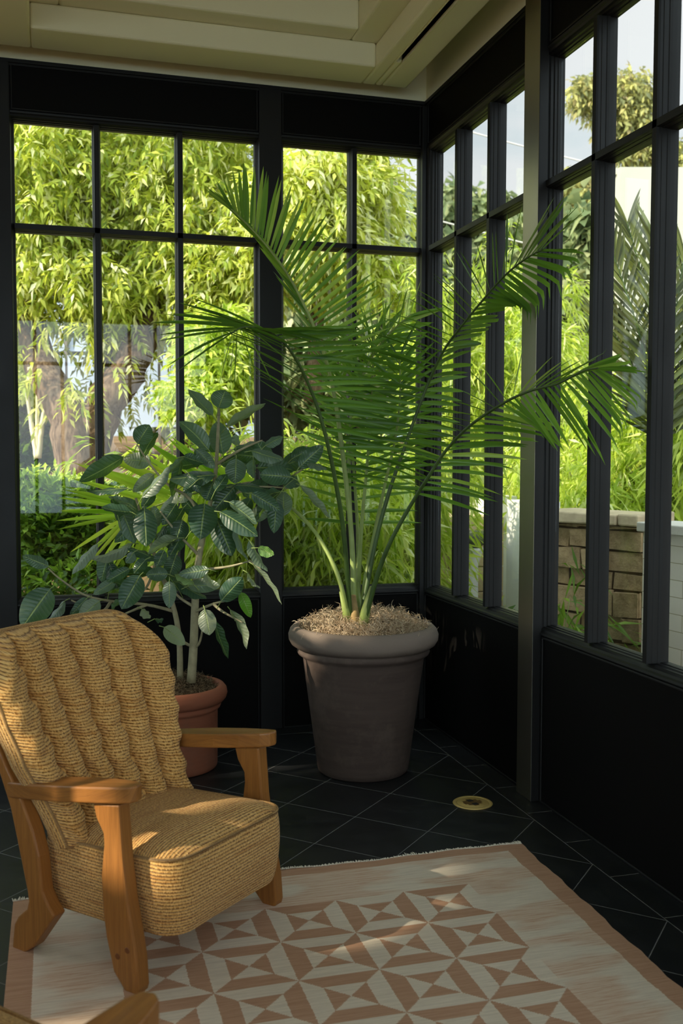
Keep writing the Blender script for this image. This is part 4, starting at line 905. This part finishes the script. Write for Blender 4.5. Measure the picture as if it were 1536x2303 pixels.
tree('garden_shrub', 'dark ivy shrub behind the pale stems at far left', 'shrub', DARKG, [blob(60, 960, 10.4, 90, 110, 900), blob(-40, 900, 10.4, 120, 200, 900)], nleaf=5, spread=.1, down=.1, L=.10, W=.06, rnd=(.25, .2), base=(at(60, 1060, 10.4)[0], at(60, 1060, 10.4)[1], 1.2), droop=0)
# made-up panels behind the tree, standing in for a window reflection
def facing_box(b, px0, py0, px1, py1, d, th=.05, mi=0):
    p = at(px0, py1, d); q = at(px1, py1, d); h = (py1-py0)/FPX*d; e = q-p; e[2] = 0; L = np.linalg.norm(e); e /= L; n = np.array([-e[1], e[0], 0])
    vs = []
    for a in (p, p+e*L):
        for k in (0, th):
            for z in (0, h): vs.append(a+n*k+np.array([0, 0, z]))
    b.add(vs, [(0, 1, 3, 2), (4, 6, 7, 5), (0, 4, 5, 1), (2, 3, 7, 6), (0, 2, 6, 4), (1, 5, 7, 3)], mi=mi)
PALE = plain('pale_blue_grey_panel', (170, 180, 198), .6, .2, var=.05, nscale=2)
DIVIDER = plain('dark_panel_divider', (110, 100, 88), .8, .2)
c0 = at(210, 1000, 13); root = tag(empty('reflection_panels', c0), 'made-up pale blue-grey panels behind the forked tree for a window reflection', 'screen wall')
for (a0, a1) in ((66, 148), (154, 236), (246, 356), (362, 440)):
    for (y0, y1) in ((682, 790), (800, 960)):
        b = B(); facing_box(b, a0, y0, a1, y1, 13, .06); b.v = [tuple(np.array(p)-c0) for p in b.v]; b.build('panel', PALE, root)
for x in (62, 151, 241, 359, 443):
    b = B(); facing_box(b, x-3, 676, x+3, 1010, 13.03, .05); b.v = [tuple(np.array(p)-c0) for p in b.v]; b.build('post', DIVIDER, root)
b = B(); b.box(-3.1, -2.3, 3.0, 3.9, 1.12, 1.2) if False else None
# stone retaining wall
STONE = None
def make_stone():
    m = M('rough_limestone'); o = m.obj(); n = m.noise(o, 11, 8, .7); n2 = m.noise(o, 2.2, 3)
    a = m.n('ShaderNodeAttribute', attribute_name='rnd').outputs['Fac']
    c = m.mix(m.ramp(n, .3, .7), lin((112, 90, 62)), lin((196, 168, 126))); c = m.mix(m.ma('MULTIPLY', a, .6), c, lin((206, 178, 136))); c = m.mix(m.ma('MULTIPLY', m.ramp(n2, .5, .7), .5), c, lin((112, 110, 70)))
    return m.done(m.bsdf(c, .95, .1, normal=m.bump(n, 1., .03)))
STONE = make_stone(); MORTAR = plain('shaded_mortar', (84, 66, 46), .95, .1, bump=.6, nscale=30)  # mortar colour darkened to paint in the shade between stones
def stone_row(name, label, A, Bp, ztop, hcourse, seed, zbot=-.1, cap=True):
    A = np.array(A); Bp = np.array(Bp); e = Bp-A; L = np.linalg.norm(e); e /= L; n = np.array([e[1], -e[0], 0.])
    if n[1] > 0: n = -n
    root = tag(empty(name, (A[0], A[1], 0)), label, 'wall'); rr = random.Random(seed); o3 = np.array([A[0], A[1], 0])
    E = np.array([e[0], e[1], 0.])
    def bx(b, a0, a1, z0, z1, d0, d1, r=0., jit=0.):
        vs = []
        for a in (a0, a1):
            for d in (d0, d1):
                for z in (z0, z1): vs.append(E*(a+rr.uniform(-jit, jit))+n*d+np.array([0, 0, z+rr.uniform(-jit, jit)]))
        b.add(vs, [(0, 1, 3, 2), (4, 6, 7, 5), (0, 4, 5, 1), (2, 3, 7, 6), (0, 2, 6, 4), (1, 5, 7, 3)], r=r)
    b = B(); bx(b, 0, L, zbot, ztop-.07, -.3, -.02); b.build('mortar', MORTAR, root)
    b = B(); z = zbot
    while z < ztop-.08:
        h = min(hcourse*rr.uniform(.75, 1.25), ztop-.07-z); a = -rr.random()*.2
        while a < L:
            wd = rr.uniform(.10, .30); bx(b, max(a, 0)+.006, min(a+wd, L)-.006, z+.006, z+h-.006, -.1, rr.uniform(-.015, .03), rr.random(), .008); a += wd
        z += h
    b.build('stones', STONE, root, bevel=.018, seg=3)
    if cap:
        b = B(); a = 0
        while a < L: bx(b, a+.003, min(a+.55, L)-.003, ztop-.07, ztop, -.36, .05, .5, .006); a += .55
        b.build('capstone', plain('pale_cap_stone', (190, 172, 140), .9, .1, bump=.6, var=.2, nscale=12), root, bevel=.01)
    return root
p1 = at(1215, 1150, 6.0); p2 = at(1446, 1162, 5.5)
stone_row('stone_wall', 'rough tan limestone retaining wall seen through the right panes', p1[:2], p2[:2], 1.13, .125, 4)
p3 = at(1447, 1180, 5.2); p4 = at(1700, 1230, 4.5)
# white block wall
def make_block():
    m = M('white_painted_block'); uv = m.uv(); bt = m.n('ShaderNodeTexBrick'); m.l(uv, bt.inputs['Vector'])
    bt.inputs['Color1'].default_value = lin((240, 230, 214)); bt.inputs['Color2'].default_value = lin((232, 222, 206)); bt.inputs['Mortar'].default_value = lin((176, 164, 130))
    bt.inputs['Scale'].default_value = 1; bt.inputs['Brick Width'].default_value = .20; bt.inputs['Row Height'].default_value = .085; bt.inputs['Mortar Size'].default_value = .002
    return m.done(m.bsdf(bt.outputs[0], .85, .15))
BLOCK = make_block()
def slab_wall(name, label, A, Bp, z0, z1, th, mat, capm=None, cat='wall', capname='coping'):
    A = np.array(A); Bp = np.array(Bp); e = Bp-A; L = np.linalg.norm(e); e /= L; n = np.array([-e[1], e[0], 0.])
    root = tag(empty(name, (A[0], A[1], z0)), label, cat); E = np.array([e[0], e[1], 0.]); vs = []; uv = []
    for a in (0, L):
        for d in (0, th):
            for z in (0, z1-z0): vs.append(E*a+n*d+np.array([0, 0, z])); uv.append((a+d, z))
    F = [(0, 1, 3, 2), (4, 6, 7, 5), (0, 4, 5, 1), (2, 3, 7, 6), (0, 2, 6, 4), (1, 5, 7, 3)]
    b = B(); b.add(vs, F, uv); b.build('blocks', mat, root)
    if capm:
        vs = []
        for a in (-.02, L+.02):
            for d in (-.03, th+.03):
                for z in (z1-z0, z1-z0+.05): vs.append(E*a+n*d+np.array([0, 0, z]))
        b = B(); b.add(vs, F); b.build(capname, capm, root, bevel=.006)
    return root
slab_wall('block_wall', 'white painted block wall at the right edge outside', p3[:2], p4[:2], -.1, 1.06, .2, BLOCK, plain('rough_white_coping', (214, 208, 196), .9, .1, bump=.8, nscale=30))
# low white walls and timber planter seen through the first panes
q1 = at(985, 1115, 7.6); q2 = at(1118, 1118, 7.0)
slab_wall('garden_wall', 'plain white garden wall behind the first narrow panes', at(1040, 1115, 7.8)[:2], at(1120, 1115, 7.2)[:2], .2, 1.16, .15, WHITE)
slab_wall('garden_wall', 'plain white garden wall nearest the grey post', at(1140, 1130, 6.9)[:2], at(1215, 1130, 6.5)[:2], .2, 1.15, .15, WHITE)
PLANK = plain('weathered_light_timber', (196, 172, 138), .85, .15, var=.15, nscale=6, bump=.2)
c0 = at(1015, 1310, 7.4); c0[2] = .1; root = tag(empty('timber_planter', c0), 'light timber planter with stacked boards behind the corner pane', 'planter')
for k, z in enumerate((.12, .30, .48, .66, .84)):
    b = B(); b.box(-.45, .30, -.25, .25, z-.1, z+.075); b.build('board', PLANK, root, bevel=.005)
c1 = at(1060, 1195, 6.9); root = tag(empty('stone_bowl', (c1[0], c1[1], .1)), 'small dark stone bowl on a pedestal outside the corner pane', 'bowl')
DST = plain('dark_mossy_stone', (96, 100, 84), .9, .1, bump=.6, var=.3, nscale=20)
b = B(); b.lathe([(0, .72), (.05, .72), (.12, .76), (.14, .80), (.135, .83), (.12, .83), (.10, .80), (0, .78)], n=32); b.build('bowl', DST, root)
b = B(); b.lathe([(0, 0), (.12, 0), (.12, .06), (.07, .1), (.05, .3), (.05, .60), (.08, .70), (.09, .72), (0, .72)], n=24); b.build('pedestal', WHITE, root)
# cream building and shingled house
CREAMW = plain('cream_render', (176, 173, 158), .8, .1, var=.03, nscale=2)
c0 = at(1372, 980, 13); root = tag(empty('cream_building', c0), 'tall plain cream rendered building beyond the right panes', 'building')
b = B(); facing_box(b, 1384, 386, 1760, 985, 13, .6); b.v = [tuple(np.array(p)-c0) for p in b.v]; b.build('wall', CREAMW, root)
b = B(); facing_box(b, 1380, 378, 1766, 392, 12.95, .7); b.v = [tuple(np.array(p)-c0) for p in b.v]; b.build('parapet', CREAMW, root)
SHING = plain('grey_roof_shingles', (128, 122, 118), .9, .1, bump=.8, var=.35, nscale=14)
c0 = at(1560, 1100, 9); root = tag(empty('house', c0), 'low house with grey shingle roof and pale gutter at right edge', 'house')
e = at(1700, 965, 9)-at(1506, 965, 9); e[2] = 0; e /= np.linalg.norm(e); n = np.array([-e[1], e[0], 0]); g0 = at(1498, 962, 9); L = 3.
b = B(); b.add([g0-c0, g0+e*L-c0, g0+e*L+n*1.4+np.array([0, 0, .95])-c0, g0+n*1.4+np.array([0, 0, .95])-c0]+[g0+np.array([0, 0, -.05])-c0, g0+e*L+np.array([0, 0, -.05])-c0, g0+e*L+n*1.4+np.array([0, 0, .85])-c0, g0+n*1.4+np.array([0, 0, .85])-c0], [(0, 1, 2, 3), (7, 6, 5, 4), (0, 4, 5, 1), (1, 5, 6, 2), (2, 6, 7, 3), (3, 7, 4, 0)]); b.build('roof', SHING, root)
b = B(); b.add([g0+n*a+e*k+np.array([0, 0, z])-c0 for k in (0, L) for a in (-.06, .02) for z in (-.12, .0)], [(0, 1, 3, 2), (4, 6, 7, 5), (0, 4, 5, 1), (2, 3, 7, 6), (0, 2, 6, 4), (1, 5, 7, 3)]); b.build('gutter', WHITE, root)
h0 = g0+n*.35; b = B(); b.add([h0+n*a+e*k+np.array([0, 0, z])-c0 for k in (.05, L) for a in (0, 1.) for z in (-1.2, -.02)], [(0, 1, 3, 2), (4, 6, 7, 5), (0, 4, 5, 1), (2, 3, 7, 6), (0, 2, 6, 4), (1, 5, 7, 3)]); b.build('wall', plain('tan_brick', (150, 132, 108), .9, .1, var=.2, nscale=8), root)
# made-up outdoor palm, standing in for the indoor palm's reflection
opalm = tag(empty('reflection_palm', tuple(at(1490, 1150, 6.6)*np.array([1, 1, 0])+np.array([0, 0, 1.0]))), 'made-up palm with dark combed fronds standing in for a palm reflection', 'palm')
DPALM = leafmat('dark_palm_leaf', [(58, 64, 36), (84, 90, 44), (110, 118, 56)], .15, .5)
for tipx, tipy, mx_, my_, d in ((1375, 560, 1440, 760, 6.5), (1410, 500, 1460, 700, 6.7), (1470, 520, 1485, 720, 6.4), (1540, 560, 1515, 740, 6.6), (1360, 720, 1420, 820, 6.6), (1600, 680, 1550, 800, 6.5)):
    dx, dy = tipx-1490, tipy-1000; l = math.hypot(dx, dy); dx /= l; dy /= l
    frond([(1490, 1150, 6.6), (1488, 1000, d), (mx_, my_, d), (tipx, tipy, d)], .35, 30,
          [(.3, (dx*.6-.7, dy*.6-.1, 0), .40), (1, (dx*.9-.3, dy*.9, 0), .26)], [(.3, (dx*.6+.7, dy*.6+.1, 0), .40), (1, (dx*.9+.3, dy*.9, 0), .26)], mat=DPALM, root=opalm, W=.026, stem=STEMD, droop=.1)
# overhead cables
WIRE = plain('pale_cable', (206, 200, 190), .6)
for k, (lab, pts) in enumerate((('upper pale overhead cable crossing the right-hand panes', [(700, 380, 16), (950, 490, 16), (1180, 310, 16), (1330, 350, 16), (1536, 402, 16)]),)):
    pass
for lab, A_, B_ in (('upper pale overhead cable beyond the tall right panes', (900, 250, 15), (1700, 448, 15)), ('lower pale overhead cable crossing the trees at right', (860, 460, 15), (1700, 660, 15)), ('lowest pale overhead cable passing behind the bamboo', (860, 610, 14), (1700, 800, 14)), ('short thick pale cable seen over the palm tips at left', (380, 415, 9.9), (640, 520, 8.8))):
    P = [at(*(np.array(A_)*(1-t)+np.array(B_)*t))+np.array([0, 0, -.25*4*t*(1-t)*.3]) for t in np.linspace(0, 1, 14)]
    b = B(); b.tube([p-P[0] for p in P], .012, 6); o = b.build('overhead_cable', WIRE); o.location = P[0]; tag(o, lab, 'cable')
# paving on the bank
b = B(); b.box(-.9, .9, -.5, .5, -.03, .03); o = b.build('paving_slab', PAVE, bevel=.01); p = at(110, 1046, 8.6); o.location = (p[0], p[1], terr(p[0], p[1])+.0); tag(o, 'pale paving slab on the bank beside the forked trunk', 'paving')
# unseen tree added on the left to block and dapple the sunlight
tree('sun_blocker_tree', 'added unseen tree outside the left wall, placed to dapple the sunlight', 'tree', DARKG, [((-8.2, -3.4, 3.6), (1.6, 2.6, 1.9), 1500), ((-8.4, -5.6, 3.6), (1.6, 1.6, 2.), 900), ((-8., -1.0, 3.2), (1.3, 1.6, 1.9), 900), ((-8.0, -4.3, 4.6), (1.4, 2.4, 1.3), 1500), ((-7.9, -3.6, 2.2), (1.2, 2.2, 1.1), 900)], [([(-8.4, -5.0, -.1), (-8.4, -4.9, 1.6), (-8.2, -4.7, 3.2)], .2, .1)], L=.22, W=.10, nleaf=7, spread=.35, down=.4,
     carve=[((-1.58, -2.35, .36), .21), ((-1.70, -2.08, .56), .15), ((-2.04, -2.94, 0), .34), ((-1.92, -3.62, .57), .12), ((-1.78, -2.62, 0), .10), ((-1.5, -.9, 1.2), .35), ((-1.43, -.755, .35), .2), ((-.75, -.9, .75), .22), ((-2.02, -2.6, 0), .12)])
